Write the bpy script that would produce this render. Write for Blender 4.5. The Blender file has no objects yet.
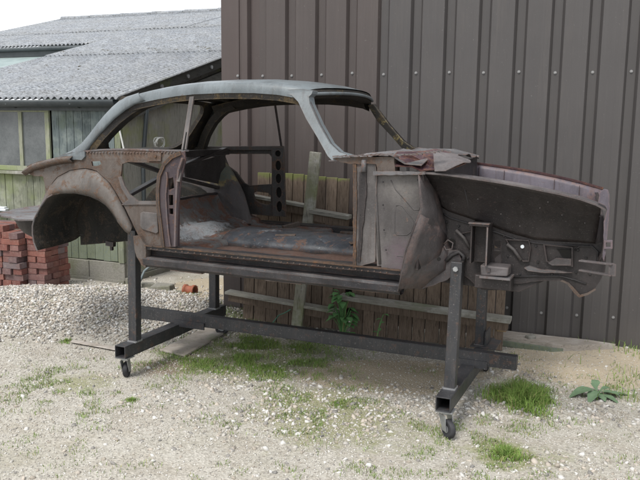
import bpy, math, random
import numpy as np
from mathutils import Vector, Matrix
from mathutils.geometry import tessellate_polygon
random.seed(7); rng = np.random.default_rng(7)
S = bpy.context.scene; COL = S.collection
PI = math.pi

# ------------------------------------------------------------------ camera
CH, PITCH, ROLL, FPX = 1.5769, .1533, .0109, 738.6
_cp, _sp, _cr, _sr = math.cos(PITCH), math.sin(PITCH), math.cos(ROLL), math.sin(ROLL)
CF = Vector((0, _cp, -_sp)); _R = Vector((1, 0, 0)); _U = Vector((0, _sp, _cp))
CR = _R*_cr + _U*_sr; CU = _U*_cr - _R*_sr
CC = Vector((0, 0, CH))
cam = bpy.data.cameras.new('camera'); co = bpy.data.objects.new('camera', cam); COL.objects.link(co)
cam.sensor_width = 36; cam.lens = FPX/640*36; cam.clip_end = 500; cam.clip_start = .05
co.matrix_world = Matrix(((CR.x, CU.x, -CF.x, 0), (CR.y, CU.y, -CF.y, 0), (CR.z, CU.z, -CF.z, CH), (0, 0, 0, 1)))
S.camera = co

# ------------------------------------------------------------------ light
SUN_EL, SUN_AZ = math.radians(56), math.radians(212)      # azimuth: clockwise from +Y
w = bpy.data.worlds.new('World'); S.world = w; w.use_nodes = True
nt = w.node_tree; nt.nodes.clear()
out = nt.nodes.new('ShaderNodeOutputWorld'); bg = nt.nodes.new('ShaderNodeBackground')
sky = nt.nodes.new('ShaderNodeTexSky'); sky.sky_type = 'NISHITA'; sky.sun_disc = False
sky.sun_elevation = SUN_EL; sky.sun_rotation = SUN_AZ; sky.air_density = 1.0; sky.dust_density = 4; sky.altitude = 50
tc = nt.nodes.new('ShaderNodeTexCoord'); no = nt.nodes.new('ShaderNodeTexNoise'); no.inputs['Scale'].default_value = 2.2; no.inputs['Detail'].default_value = 5
rp = nt.nodes.new('ShaderNodeValToRGB'); rp.color_ramp.elements[0].position = .25; rp.color_ramp.elements[0].color = (9.6, 10.0, 10.6, 1)
rp.color_ramp.elements[1].position = .7; rp.color_ramp.elements[1].color = (12.2, 12.5, 12.8, 1)
mx = nt.nodes.new('ShaderNodeMixRGB'); mx.inputs[0].default_value = .88
nt.links.new(tc.outputs['Generated'], no.inputs['Vector']); nt.links.new(no.outputs['Fac'], rp.inputs[0])
nt.links.new(sky.outputs[0], mx.inputs[1]); nt.links.new(rp.outputs[0], mx.inputs[2])
nt.links.new(mx.outputs[0], bg.inputs[0]); bg.inputs[1].default_value = .09; nt.links.new(bg.outputs[0], out.inputs[0])
sl = bpy.data.lights.new('sun', 'SUN'); sl.energy = 2.0; sl.angle = math.radians(20); sl.color = (1, .96, .9)
so = bpy.data.objects.new('sun', sl); COL.objects.link(so)
sd = Vector((math.sin(SUN_AZ)*math.cos(SUN_EL), math.cos(SUN_AZ)*math.cos(SUN_EL), math.sin(SUN_EL)))
so.rotation_euler = sd.to_track_quat('Z', 'Y').to_euler()
S.view_settings.view_transform = 'Standard'; S.view_settings.look = 'None'; S.view_settings.gamma = 1
S.view_settings.exposure = .66

# ------------------------------------------------------------------ helpers
def ray(x, y): return CF + CR*((x-320)/FPX) + CU*((240-y)/FPX)
class Frame:
    """a place with an origin and a heading; sx(px,py,n) = the local point seen at that pixel on the local plane y=n"""
    def __init__(s, o, hd):
        s.o = Vector(o); s.hd = hd
        s.e = Vector((math.cos(hd), -math.sin(hd), 0)); s.n = Vector((math.sin(hd), math.cos(hd), 0))
    def loc(s, p): p = p - s.o; return Vector((p.dot(s.e), p.dot(s.n), p.z))
    def wld(s, x, y, z): return s.o + s.e*x + s.n*y + Vector((0, 0, z))
    def sy(s, px, py, n=0.):
        r = ray(px, py); return s.loc(CC + r*(((s.o-CC).dot(s.n)+n)/r.dot(s.n)))
    def sx(s, px, py, X=0.):
        r = ray(px, py); return s.loc(CC + r*(((s.o-CC).dot(s.e)+X)/r.dot(s.e)))
    def fn(s, px, py, f):
        n = 0.
        for _ in range(6): p = s.sy(px, py, n); n = f(p)
        return s.sy(px, py, n)
def gz(px, py, z=0.):
    r = ray(px, py); return CC + r*((z-CH)/r.z)
CAR = Frame((-1.2646, 4.4167, 0), .4134)
WALL = Frame((-.4748, 6.0877, 0), .3252)
SHED = Frame((-1.929, 7.246, 0), .385)

def link(name, me, parent=None, mat=None, kind=None, label=None):
    o = bpy.data.objects.new(name, me); COL.objects.link(o)
    if parent is not None: o.parent = parent
    if mat is not None and me is not None and len(me.materials) == 0: me.materials.append(mat)
    if kind: o['kind'] = kind
    if label: o['label'] = label
    return o
def thing(name, label, cat, frame=None, loc=None, rz=0, group=None):
    o = bpy.data.objects.new(name, None); COL.objects.link(o); o.empty_display_size = .1
    if frame: o.location = frame.o; o.rotation_euler = (0, 0, -frame.hd)
    if loc is not None: o.location = loc; o.rotation_euler = (0, 0, rz)
    return tag(o, label, cat, group)
def tag(o, label, cat, group=None):
    o['label'] = label; o['category'] = cat
    if group: o['group'] = group
    return o

class MB:
    def __init__(s): s.v = []; s.f = []
    def add(s, vs, fs):
        b = len(s.v); s.v += [tuple(v) for v in vs]; s.f += [tuple(i+b for i in f) for f in fs]; return s
    def hexa(s, p):   # 8 points: bottom 4 ccw, top 4
        return s.add(p, [(3,2,1,0),(4,5,6,7),(0,1,5,4),(1,2,6,5),(2,3,7,6),(3,0,4,7)])
    def box(s, x0, x1, y0, y1, z0, z1, j=0):
        r = lambda: random.uniform(-j, j)
        return s.hexa([(x+r(), y+r(), z+r()) for z in (z0, z1) for x, y in ((x0,y0),(x1,y0),(x1,y1),(x0,y1))])
    def bar(s, a, b, wd, ht, up=(0,0,1)):   # bar from a to b
        a = Vector(a); b = Vector(b); d = (b-a).normalized(); sd = d.cross(Vector(up)).normalized(); u = sd.cross(d)
        sd *= wd/2; u *= ht/2
        return s.hexa([a-sd-u, b-sd-u, b+sd-u, a+sd-u, a-sd+u, b-sd+u, b+sd+u, a+sd+u])
    def tube(s, pts, r, n=8, cap=True):
        pts = [Vector(p) for p in pts]; b = len(s.v); m = len(pts)
        for i, p in enumerate(pts):
            d = (pts[min(i+1, m-1)]-pts[max(i-1, 0)]).normalized()
            u = d.orthogonal().normalized() if i == 0 else (u - d*u.dot(d)).normalized()
            k = d.cross(u); rr = r[i] if isinstance(r, (list, tuple)) else r
            s.v += [tuple(p + u*rr*math.cos(2*PI*j/n) + k*rr*math.sin(2*PI*j/n)) for j in range(n)]
        for i in range(m-1):
            for j in range(n): s.f.append((b+i*n+j, b+i*n+(j+1)%n, b+(i+1)*n+(j+1)%n, b+(i+1)*n+j))
        if cap: s.f.append(tuple(b+j for j in range(n))[::-1]); s.f.append(tuple(b+(m-1)*n+j for j in range(n)))
        return s
    def grid(s, rows, close=False):
        b = len(s.v); n = len(rows[0])
        for r in rows: s.v += [tuple(p) for p in r]
        for i in range(len(rows)-1):
            for j in range(n if close else n-1):
                k = (j+1) % n; s.f.append((b+i*n+j, b+i*n+k, b+(i+1)*n+k, b+(i+1)*n+j))
        return s
    def build(s, name, mat, parent=None, smooth=False, bevel=0, solid=0, **kw):
        me = bpy.data.meshes.new(name); me.from_pydata(s.v, [], s.f); me.update()
        if smooth: me.shade_smooth() if smooth is True else me.shade_auto_smooth(angle=math.radians(smooth)) if hasattr(me, 'shade_auto_smooth') else me.shade_smooth()
        o = link(name, me, parent, mat, **kw)
        if solid: m = o.modifiers.new('solid', 'SOLIDIFY'); m.thickness = abs(solid); m.offset = 1 if solid > 0 else -1
        if bevel: m = o.modifiers.new('bevel', 'BEVEL'); m.width = bevel; m.segments = 2; m.limit_method = 'ANGLE'
        return o
def densify(pts, step, rag=0):
    r = []
    for i in range(len(pts)):
        a = Vector(pts[i]); b = Vector(pts[(i+1) % len(pts)]); k = max(1, int((b-a).length/step))
        for j in range(k):
            p = a.lerp(b, j/k)
            if rag and j: p = p + Vector((random.gauss(0, rag), random.gauss(0, rag)))
            r.append(p)
    return r
def sheet(polys, to3, t=(0, .012, 0), step=6, rag=0):
    """flat or bent panel with holes. polys: 2-D outlines, first the outer one; to3 maps 2-D to 3-D; t = thickness vector"""
    ps = [densify([Vector(p) for p in poly], step, rag) for poly in polys]
    tri = tessellate_polygon([[Vector((p.x, p.y, 0)) for p in q] for q in ps])
    flat = [p for q in ps for p in q]; P = [to3(p.x, p.y) for p in flat]; t = Vector(t); N = len(P)
    mb = MB(); mb.v = [tuple(p) for p in P] + [tuple(p+t) for p in P]
    mb.f = [tuple(f) for f in tri] + [tuple(i+N for i in f[::-1]) for f in tri]
    b = 0
    for q in ps:
        k = len(q)
        for i in range(k): j = (i+1) % k; mb.f.append((b+i, b+j, b+j+N, b+i+N))
        b += k
    return mb
def fix_normals(o):
    import bmesh
    bm = bmesh.new(); bm.from_mesh(o.data); bmesh.ops.recalc_face_normals(bm, faces=bm.faces); bm.to_mesh(o.data); bm.free(); return o

# ------------------------------------------------------------------ materials
class N:
    def __init__(s, name):
        s.m = bpy.data.materials.new(name); s.m.use_nodes = True; s.t = s.m.node_tree; s.b = s.t.nodes['Principled BSDF']; s._c = None
    def nd(s, t, **kw):
        n = s.t.nodes.new(t)
        for k, v in kw.items(): setattr(n, k, v)
        return n
    def ln(s, a, b): s.t.links.new(a, b)
    def coord(s, sc=(1,1,1), obj=True, rot=(0,0,0)):
        c = s.nd('ShaderNodeTexCoord'); m = s.nd('ShaderNodeMapping'); m.inputs['Scale'].default_value = sc; m.inputs['Rotation'].default_value = rot
        s.ln(c.outputs['Object' if obj else 'Generated'], m.inputs[0]); return m.outputs[0]
    def noise(s, scale, detail=6, rough=.6, vec=None, dist=0):
        n = s.nd('ShaderNodeTexNoise'); n.inputs['Scale'].default_value = scale; n.inputs['Detail'].default_value = detail; n.inputs['Roughness'].default_value = rough; n.inputs['Distortion'].default_value = dist
        s.ln(vec if vec is not None else s.coord(), n.inputs['Vector']); return n.outputs['Fac']
    def ramp(s, fac, *st):
        r = s.nd('ShaderNodeValToRGB'); e = r.color_ramp.elements
        while len(e) < len(st): e.new(.5)
        for i, (p, c) in enumerate(st): e[i].position = p; e[i].color = (c, c, c, 1) if isinstance(c, (int, float)) else (*c, 1)
        s.ln(fac, r.inputs[0]); return r.outputs[0]
    def mix(s, fac, a, b, mode='MIX'):
        m = s.nd('ShaderNodeMixRGB', blend_type=mode)
        for i, x in enumerate((fac, a, b)):
            if hasattr(x, 'links'): s.ln(x, m.inputs[i])
            elif i == 0: m.inputs[0].default_value = x
            else: m.inputs[i].default_value = (*x, 1)
        return m.outputs[0]
    def math(s, op, a, b=0.):
        m = s.nd('ShaderNodeMath', operation=op)
        for i, x in enumerate((a, b)):
            if hasattr(x, 'links'): s.ln(x, m.inputs[i])
            else: m.inputs[i].default_value = x
        return m.outputs[0]
    def done(s, col, rough=.8, bump=None, bs=.3, bd=.01, metal=0, spec=.3):
        for k, x in (('Base Color', col), ('Roughness', rough), ('Metallic', metal), ('Specular IOR Level', spec)):
            if hasattr(x, 'links'): s.ln(x, s.b.inputs[k])
            else: s.b.inputs[k].default_value = (*x, 1) if k == 'Base Color' else x
        if bump is not None:
            b = s.nd('ShaderNodeBump'); b.inputs['Strength'].default_value = bs; b.inputs['Distance'].default_value = bd
            s.ln(bump, b.inputs['Height']); s.ln(b.outputs[0], s.b.inputs['Normal'])
        return s.m
def obj_random(n):
    o = n.nd('ShaderNodeObjectInfo'); return o.outputs['Random']
def island(n):
    o = n.nd('ShaderNodeNewGeometry'); return o.outputs['Random Per Island']

def metal(name, base, base2, rust=(.12, .045, .022), amount=.5, rough=.6, yellow=0, metalness=.0, dent=.4, bd=.012, pale=None, scale=1.0, k=.80, spec=.28, worn=True):
    base = tuple(x*k for x in base); base2 = tuple(x*k*.85 for x in base2); rust = tuple(x*k*1.05 for x in rust)
    n = N(name); big = n.noise(3.2*scale, 5, .6); mid = n.noise(9*scale, 12, .78, dist=.5); fine = n.noise(70*scale, 6, .75)
    c = n.mix(n.ramp(big, (.38, 0), (.62, 1)), base, base2)
    grime = n.noise(2.0, 10, .75, n.coord((2.2, 2.2, .7))); c = n.mix(n.math('MULTIPLY', n.ramp(grime, (.47, 0), (.60, 1)), .55), c, tuple(x*.38 for x in base))
    run = n.noise(3.5, 7, .7, n.coord((7, 7, .55))); c = n.mix(n.math('MULTIPLY', n.ramp(run, (.55, 0), (.66, 1)), .35), c, tuple(x*.5 for x in rust))
    rcol = n.mix(n.ramp(fine, (.3, 0), (.7, 1)), tuple(x*.45 for x in rust), tuple(min(1, x*1.6) for x in rust))
    rm = n.math('ADD', n.math('MULTIPLY', mid, .8), n.math('MULTIPLY', fine, .2))
    mk = n.ramp(rm, (.63-amount*.26, 0), (.665-amount*.26, 1))
    c = n.mix(n.math('MULTIPLY', mk, .85), c, rcol)
    if pale:
        v = n.noise(6.3*scale, 12, .85, n.coord((1, 1, 1.6), rot=(.3, .2, .1))); c = n.mix(n.math('MULTIPLY', n.ramp(v, (.57, 0), (.60, 1)), .7), c, tuple(x*k for x in pale))
    if yellow:
        v = n.noise(17*scale, 9, .75); c = n.mix(n.math('MULTIPLY', n.ramp(v, (.60-.1*yellow, 0), (.63-.1*yellow, 1)), .8), c, (.24, .20, .09))
    bv = n.nd('ShaderNodeBevel', samples=4); bv.inputs['Radius'].default_value = .014; ge = n.nd('ShaderNodeNewGeometry')      # worn, rusted cut edges
    dp = n.nd('ShaderNodeVectorMath', operation='DOT_PRODUCT'); n.ln(bv.outputs[0], dp.inputs[0]); n.ln(ge.outputs['Normal'], dp.inputs[1])
    ed = n.math('MULTIPLY', n.ramp(dp.outputs['Value'], (.80, 1), (.985, 0)), n.ramp(n.noise(24, 8, .8), (.42, 0), (.56, 1)))
    c = n.mix(n.math('MULTIPLY', ed, (.8 if amount > .12 else .35) if worn else 0.), c, tuple(min(1, x*1.5) for x in rust))
    scr = n.noise(9, 4, .6, n.coord((1, 1, 14), rot=(.5, .9, .2)), 1.5); c = n.mix(n.math('MULTIPLY', n.ramp(scr, (.70, 0), (.72, 1)), .35), c, (.26, .25, .24))
    sp = n.noise(170, 3, .6); c = n.mix(n.math('MULTIPLY', n.ramp(sp, (.63, 0), (.72, 1)), .30), c, (.30, .28, .26))
    rr = n.mix(mk, (rough,)*3, (.9,)*3)
    h = n.math('ADD', n.math('MULTIPLY', big, dent*3), n.math('ADD', n.math('MULTIPLY', mid, .5), n.math('MULTIPLY', fine, .16)))
    return n.done(c, rr, h, .55, bd, metalness, spec)

M = {}
M['greyp'] = metal('pressed_grey_steel', (.13, .12, .117), (.095, .088, .088), (.10, .07, .06), .2, .5, dent=.3, worn=False)
M['darkp'] = metal('pressed_underseal', (.030, .029, .031), (.047, .044, .046), (.058, .044, .042), .15, .5, dent=.3, worn=False)
M['primer'] = metal('blue_grey_primer', (.20, .232, .25), (.185, .21, .225), (.13, .09, .07), .06, .42, dent=.15, bd=.004, k=.70, spec=.4)
M['roof_in'] = metal('dark_inner_roof', (.024, .022, .021), (.04, .035, .03), (.075, .055, .03), .35, .75, yellow=.0)
M['dark'] = metal('underseal_black', (.030, .027, .028), (.05, .043, .043), (.058, .044, .042), .22, .5, dent=.5)
M['darker'] = metal('arch_black', (.018, .018, .017), (.03, .028, .024), (.045, .034, .025), .4, .85, dent=.5)
M['grey'] = metal('bare_grey_steel', (.15, .138, .135), (.095, .088, .088), (.12, .085, .07), .26, .5, dent=.5)
M['splash'] = metal('splash_steel', (.14, .128, .13), (.085, .077, .08), (.10, .073, .068), .3, .5, dent=.5)
M['brown'] = metal('rusty_brown_steel', (.105, .082, .07), (.15, .13, .118), (.092, .06, .044), .5, .55, dent=.35)
M['arch'] = metal('dusty_arch_steel', (.18, .165, .155), (.13, .113, .102), (.12, .078, .056), .42, .55, dent=.3, bd=.006)
M['plum'] = metal('plum_paint', (.062, .045, .055), (.095, .078, .084), (.11, .065, .05), .32, .45, dent=.3)
M['maroon'] = metal('maroon_paint', (.055, .026, .034), (.075, .042, .05), (.12, .06, .04), .35, .4, dent=.2)
M['lavender'] = metal('lavender_paint', (.15, .135, .162), (.115, .10, .125), (.14, .09, .08), .16, .5, dent=.2, bd=.006)
M['postrib'] = metal('post_rib_pale', (.15, .13, .14), (.10, .08, .09), (.12, .07, .05), .4, .5)  # paler, greyer plum for the post's seams and ribs
M['rustedge'] = metal('orange_rust', (.095, .068, .055), (.07, .056, .05), (.12, .064, .034), .35, .75)
M['sillm'] = metal('sill_dark_blue', (.030, .030, .035), (.05, .047, .048), (.10, .06, .048), .22, .45, dent=.12, bd=.005)
M['floor'] = metal('floor_grey', (.14, .14, .142), (.09, .085, .082), (.12, .055, .035), .5, .5, pale=(.27, .29, .30))
M['floorr'] = metal('floor_red_rust', (.085, .064, .058), (.12, .095, .088), (.095, .055, .042), .7, .75)
M['tunnel'] = metal('tunnel_blue_black', (.04, .045, .055), (.075, .085, .10), (.10, .06, .045), .35, .38, pale=(.25, .28, .31))
M['crump'] = metal('crumpled_scuttle', (.18, .178, .185), (.11, .105, .11), (.12, .08, .068), .42, .45, dent=.9)
M['yrust'] = metal('yellow_flaked', (.05, .055, .055), (.085, .08, .075), (.12, .08, .045), .4, .7, yellow=1.0)
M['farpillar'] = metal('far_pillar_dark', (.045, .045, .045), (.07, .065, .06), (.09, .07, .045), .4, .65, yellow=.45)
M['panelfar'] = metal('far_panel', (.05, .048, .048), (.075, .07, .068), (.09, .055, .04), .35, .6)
def stain(m, pts, col, amt=.9, sc=22, wob=.9, soft=.14):
    '''a patch of old paint or filler: pts = [(centre, radii)] in object space, ragged edge'''
    t = m.node_tree; n = N.__new__(N); n.m = m; n.t = t; n.b = t.nodes['Principled BSDF']
    src = n.b.inputs['Base Color'].links[0].from_socket; tc_ = n.nd('ShaderNodeTexCoord'); best = None
    for c, rad in pts:
        a = n.nd('ShaderNodeVectorMath', operation='SUBTRACT'); n.ln(tc_.outputs['Object'], a.inputs[0]); a.inputs[1].default_value = c
        b = n.nd('ShaderNodeVectorMath', operation='DIVIDE'); n.ln(a.outputs[0], b.inputs[0]); b.inputs[1].default_value = rad
        l = n.nd('ShaderNodeVectorMath', operation='LENGTH'); n.ln(b.outputs[0], l.inputs[0]); d = l.outputs['Value']
        best = d if best is None else n.math('MINIMUM', best, d)
    nz = n.noise(sc, 8, .75); v = n.math('ADD', best, n.math('MULTIPLY', n.math('SUBTRACT', nz, .5), wob*2))
    c = n.mix(n.math('MULTIPLY', n.math('MULTIPLY', n.ramp(v, (.99-soft, 1), (.99, 0)), n.ramp(n.noise(60, 8, .85), (.40, .35), (.55, 1))), amt), src, col); n.ln(c, n.b.inputs['Base Color'])
stain(M['floor'], [((.27, .56, .89), (.11, .34, .2))], (.27, .29, .31), .85, 26, 1.2)
M['footwell'] = metal('footwell_steel', (.15, .138, .135), (.10, .092, .092), (.12, .085, .07), .2, .5, dent=.5)
fpc = CAR.sy(405, 258, .012); stain(M['footwell'], [(tuple(fpc), (.13, .2, .13))], (.105, .072, .09), .75, 6, .6, .8)
fpc = CAR.sy(402, 190, .012); stain(M['footwell'], [(tuple(fpc), (.16, .2, .12))], (.175, .165, .155), .5, 5, .6, .9)
M['patch'] = metal('cement_patch', (.33, .37, .39), (.23, .26, .28), (.16, .12, .10), .25, .7, dent=.7)

def steel_mat():
    n = N('mill_scale_steel'); a = n.noise(5, 6, .6); f = n.noise(60, 6, .7, n.coord((1, 1, .15)))
    c = n.mix(n.ramp(a, (.3, 0), (.7, 1)), (.020, .022, .026), (.040, .040, .044)); c = n.mix(n.math('MULTIPLY', n.ramp(f, (.5, 0), (.75, 1)), .4), c, (.10, .085, .075)); c = n.mix(n.math('MULTIPLY', n.ramp(n.noise(16, 10, .85), (.56, 0), (.60, 1)), .6), c, (.11, .06, .04)); c = n.mix(n.math('MULTIPLY', n.ramp(n.noise(110, 3), (.62, 0), (.7, 1)), .5), c, (.22, .21, .2))
    return n.done(c, n.ramp(a, (.3, .36), (.7, .6)), f, .15, .002, .0, .5)
M['steel'] = steel_mat()
def plain(name, c1, c2, rough=.6, metal_=0, sc=20):
    n = N(name); a = n.noise(sc, 6, .7); return n.done(n.mix(n.ramp(a, (.35, 0), (.65, 1)), c1, c2), rough, a, .2, .003, metal_)
M['weld'] = plain('weld_bead', (.25, .26, .28), (.4, .4, .4), .4, .6, 90)
M['screw'] = plain('dull_screw', (.20, .20, .20), (.30, .30, .30), .5, .2)
M['zinc'] = plain('zinc_plate', (.30, .31, .32), (.42, .43, .44), .38, .7)
M['rubber'] = plain('wheel_rubber', (.02, .02, .022), (.045, .045, .05), .7)
M['holeblack'] = plain('black_hollow', (.008, .008, .008), (.012, .011, .01), .95)  # shade of holes, grooves and gaps put into a near-black colour; also grommets
M['white'] = plain('white_plastic', (.55, .6, .65), (.7, .72, .74), .5)

def wood(name, c1, c2, moss=(.13, .17, .04), mossamt=.3, topmoss=False, grain=(14, 14, 1.1), var=.35, pale=None, rough=.85):
    n = N(name); v = n.coord(grain); g = n.noise(7, 9, .7, v, .3); big = n.noise(2.3, 4, .6); fine = n.noise(45, 5, .7, n.coord((grain[0]/6, grain[1]/6, grain[2]/6)))
    c = n.mix(n.ramp(g, (.3, 0), (.72, 1)), c1, c2)
    c = n.mix(n.math('MULTIPLY', n.ramp(fine, (.36, 1), (.46, 0)), .6), c, tuple(x*.25 for x in c1))
    hsv = n.nd('ShaderNodeHueSaturation'); n.ln(c, hsv.inputs['Color'])
    n.ln(n.math('ADD', n.math('MULTIPLY', obj_random(n), var*2), 1-var), hsv.inputs['Value']); c = hsv.outputs[0]
    if pale: c = n.mix(n.math('MULTIPLY', n.ramp(n.noise(5, 6, .7), (.48, 0), (.62, 1)), .8), c, pale)
    if mossamt:
        mk = n.ramp(big, (.62-mossamt*.3, 0), (.78-mossamt*.3, 1))
        if topmoss:
            gq = n.nd('ShaderNodeTexCoord'); sp = n.nd('ShaderNodeSeparateXYZ'); n.ln(gq.outputs['Object'], sp.inputs[0])
            z = n.math('MULTIPLY', n.math('ADD', sp.outputs[2], n.math('MULTIPLY', n.noise(20, 4), .10)), .5); mk = n.ramp(z, (topmoss/2, 0), (topmoss/2+.015, 1))
        c = n.mix(n.math('MULTIPLY', mk, .8), c, moss)
    return n.done(c, rough, n.math('ADD', n.math('MULTIPLY', g, .6), fine), .5, .006, 0, .2)
M['wheelhouse'] = metal('wheelhouse_paint', (.075, .068, .07), (.10, .088, .085), (.10, .07, .055), .35, .6)
stain(M['wheelhouse'], [((.06, 1.2, 1.24), (.16, .3, .11))], (.20, .16, .07), .85, 14, 1.1); stain(M['wheelhouse'], [((.075, 1.2, 1.23), (.085, .3, .06))], (.055, .075, .075), .9, 20, .9)
M['fence'] = wood('fence_board_brown', (.09, .066, .05), (.195, .152, .118), (.165, .19, .065), mossamt=.05, topmoss=1.205, var=.22)
M['rail'] = wood('pale_rail', (.20, .19, .165), (.30, .29, .255), (.14, .16, .09), .25, grain=(1.1, 14, 14), var=.15, pale=(.36, .36, .33))
M['rail_end'] = wood('rail_end_grain', (.30, .22, .13), (.38, .28, .17), mossamt=0)
M['mosspost'] = wood('mossy_post', (.17, .16, .13), (.27, .26, .22), (.16, .18, .07), .42, var=.1, pale=(.42, .42, .40))
M['shedplank'] = wood('shed_plank_green', (.14, .155, .115), (.225, .235, .175), (.19, .225, .10), .5, var=.16, pale=(.26, .27, .22))
M['shedblue'] = wood('shed_plank_bluegrey', (.085, .108, .112), (.15, .178, .178), (.12, .15, .10), .2, var=.25, pale=(.19, .22, .21))
stain(M['shedblue'], [((-1, 0, .35), (6, 1, .75))], (.17, .19, .115), .8, 5, .5)
M['gable'] = wood('gable_board_moss', (.25, .25, .225), (.36, .355, .32), (.27, .29, .13), .42, var=.08)
M['barge'] = wood('barge_board', (.075, .075, .07), (.12, .12, .11), mossamt=.1, grain=(14, 1.1, 14))
M['frame'] = wood('window_frame_wood', (.20, .21, .16), (.30, .31, .24), (.20, .24, .11), .5, var=.1)
M['plank'] = wood('ground_plank', (.23, .20, .17), (.33, .30, .265), mossamt=.1, grain=(1.1, 14, 14), pale=(.40, .37, .34))

def brick_mat():
    n = N('old_brick'); r = obj_random(n); f = n.noise(30, 7, .75); b = n.noise(9, 4, .6)
    c = n.ramp(r, (0, (.15, .065, .058)), (.25, (.21, .09, .072)), (.42, (.13, .09, .092)), (.6, (.165, .135, .138)), (.78, (.23, .10, .08)), (1, (.14, .10, .10)))
    c.node.color_ramp.interpolation = 'LINEAR'
    c = n.mix(n.math('MULTIPLY', n.ramp(f, (.5, 0), (.68, 1)), .45), c, (.33, .26, .22)); c = n.mix(n.math('MULTIPLY', n.ramp(b, (.5, 0), (.7, 1)), .5), c, (.13, .06, .05))
    return n.done(c, .9, f, .6, .006, 0, .15)
M['brick'] = brick_mat()
def block_mat():
    n = N('concrete_block'); f = n.noise(60, 7, .8); b = n.noise(4, 5, .6)
    c = n.mix(n.ramp(f, (.3, 0), (.7, 1)), (.16, .155, .135), (.30, .29, .26)); c = n.mix(n.math('MULTIPLY', n.ramp(b, (.45, 0), (.7, 1)), .6), c, (.13, .14, .075))
    return n.done(c, .95, f, .8, .008, 0, .1)
M['block'] = block_mat()
def roof_mat():
    n = N('weathered_corrugated'); f = n.noise(28, 9, .8); b = n.noise(2.5, 6, .65); s = n.noise(13, 7, .8, n.coord((1, 1, 1)))
    c = n.mix(n.ramp(f, (.38, 0), (.62, 1)), (.12, .13, .142), (.345, .365, .395)); c = n.mix(n.math('MULTIPLY', n.ramp(b, (.4, 0), (.7, 1)), .5), c, (.25, .25, .245))
    c = n.mix(n.math('MULTIPLY', n.ramp(s, (.57, 0), (.63, 1)), .85), c, (.085, .08, .065)); c = n.mix(n.math('MULTIPLY', n.ramp(n.noise(7, 8, .8), (.66, 0), (.70, 1)), .6), c, (.22, .20, .10))
    lich = n.noise(4.2, 12, .85); c = n.mix(n.math('MULTIPLY', n.ramp(lich, (.53, 0), (.57, 1)), .5), c, (.36, .375, .385)); mossy = n.noise(3.1, 12, .85, n.coord((1, 1.4, 1), rot=(0, 0, .7))); c = n.mix(n.math('MULTIPLY', n.ramp(mossy, (.60, 0), (.63, 1)), .8), c, (.06, .058, .045))
    return n.done(c, .95, f, .7, .01, 0, .1)
M['roof'] = roof_mat()
def clad_mat(name, c1, c2):
    n = N(name); a = n.noise(1.5, 4, .6); st = n.noise(5, 5, .7, n.coord((9, 9, .25))); f = n.noise(60, 4, .6)
    c = n.mix(n.ramp(a, (.3, 0), (.7, 1)), c1, c2); c = n.mix(n.math('MULTIPLY', n.ramp(st, (.50, 0), (.70, 1)), .18), c, tuple(x*1.45 for x in c2)); dr = n.noise(4, 9, .8, n.coord((3, 3, .35))); c = n.mix(n.math('MULTIPLY', n.ramp(dr, (.54, 0), (.66, 1)), .2), c, (.105, .092, .085)); c = n.mix(n.math('MULTIPLY', n.ramp(n.noise(90, 5, .7), (.68, 0), (.72, 1)), .5), c, (.20, .19, .18))
    gq = n.nd('ShaderNodeTexCoord'); sp = n.nd('ShaderNodeSeparateXYZ'); n.ln(gq.outputs['Object'], sp.inputs[0])
    z = n.math('ADD', sp.outputs[2], n.math('MULTIPLY', n.noise(6, 5), .25))
    c = n.mix(n.math('MULTIPLY', n.ramp(z, (.12, 1), (.38, 0)), .22), c, (.13, .115, .10))      # mud splashed up the foot of the wall
    c = n.mix(n.math('MULTIPLY', n.ramp(f, (.68, 0), (.74, 1)), .3), c, (.25, .24, .23))
    return n.done(c, n.ramp(dr, (.35, .40), (.7, .62)), n.noise(2.2, 3, .5), .25, .012, 0, .40)
M['clad_a'] = clad_mat('cladding_brown', (.058, .048, .046), (.068, .056, .053))
M['clad_b'] = clad_mat('cladding_grey', (.057, .053, .053), (.067, .062, .061))
M['trim'] = clad_mat('corner_trim_brown', (.062, .047, .044), (.07, .055, .052))
def glass_mat():
    n = N('dirty_glass'); a = n.noise(5, 7, .7); f = n.noise(60, 5, .7)
    c = n.mix(n.ramp(a, (.3, 0), (.7, 1)), (.05, .058, .062), (.12, .13, .135)); c = n.mix(n.math('MULTIPLY', n.ramp(f, (.4, 0), (.7, 1)), .3), c, (.17, .18, .18))
    return n.done(c, .28, f, .05, .002, 0, .5)
M['glass'] = glass_mat()
M['felt'] = plain('grey_green_felt', (.19, .24, .24), (.26, .31, .31), .8, 0, 4)
M['gutter'] = plain('gutter_black', (.05, .06, .065), (.075, .085, .09), .45, 0, 8)
M['mossclump'] = plain('dry_moss', (.05, .045, .03), (.10, .09, .055), .95, 0, 30)
M['clay'] = plain('clay_pipe', (.22, .07, .04), (.30, .11, .065), .6, 0, 18)
M['hose'] = plain('grey_hose', (.13, .16, .17), (.17, .2, .21), .5)
M['hosewhite'] = plain('white_cable', (.5, .52, .5), (.6, .6, .58), .5)
M['hosegreen'] = plain('green_string', (.05, .16, .11), (.07, .2, .14), .6)
def leaf_mat(name, c1, c2):
    n = N(name); a = island(n); f = n.noise(25, 5); c = n.mix(a, c1, c2); c = n.mix(n.math('MULTIPLY', n.ramp(f, (.4, 0), (.7, 1)), .3), c, tuple(x*1.5 for x in c2)); c = n.mix(n.math('MULTIPLY', n.ramp(n.math('FRACT', n.math('MULTIPLY', a, 17.3)), (.86, 0), (.88, 1)), .8), c, (.28, .25, .12))
    m = n.done(c, .75, f, .2, .003, 0, .3); n.b.inputs['Subsurface Weight'].default_value = 0; return m
M['grass'] = leaf_mat('grass_blade', (.075, .15, .025), (.20, .29, .07))
M['moss'] = leaf_mat('ground_weed', (.10, .15, .04), (.21, .27, .10))
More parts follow.
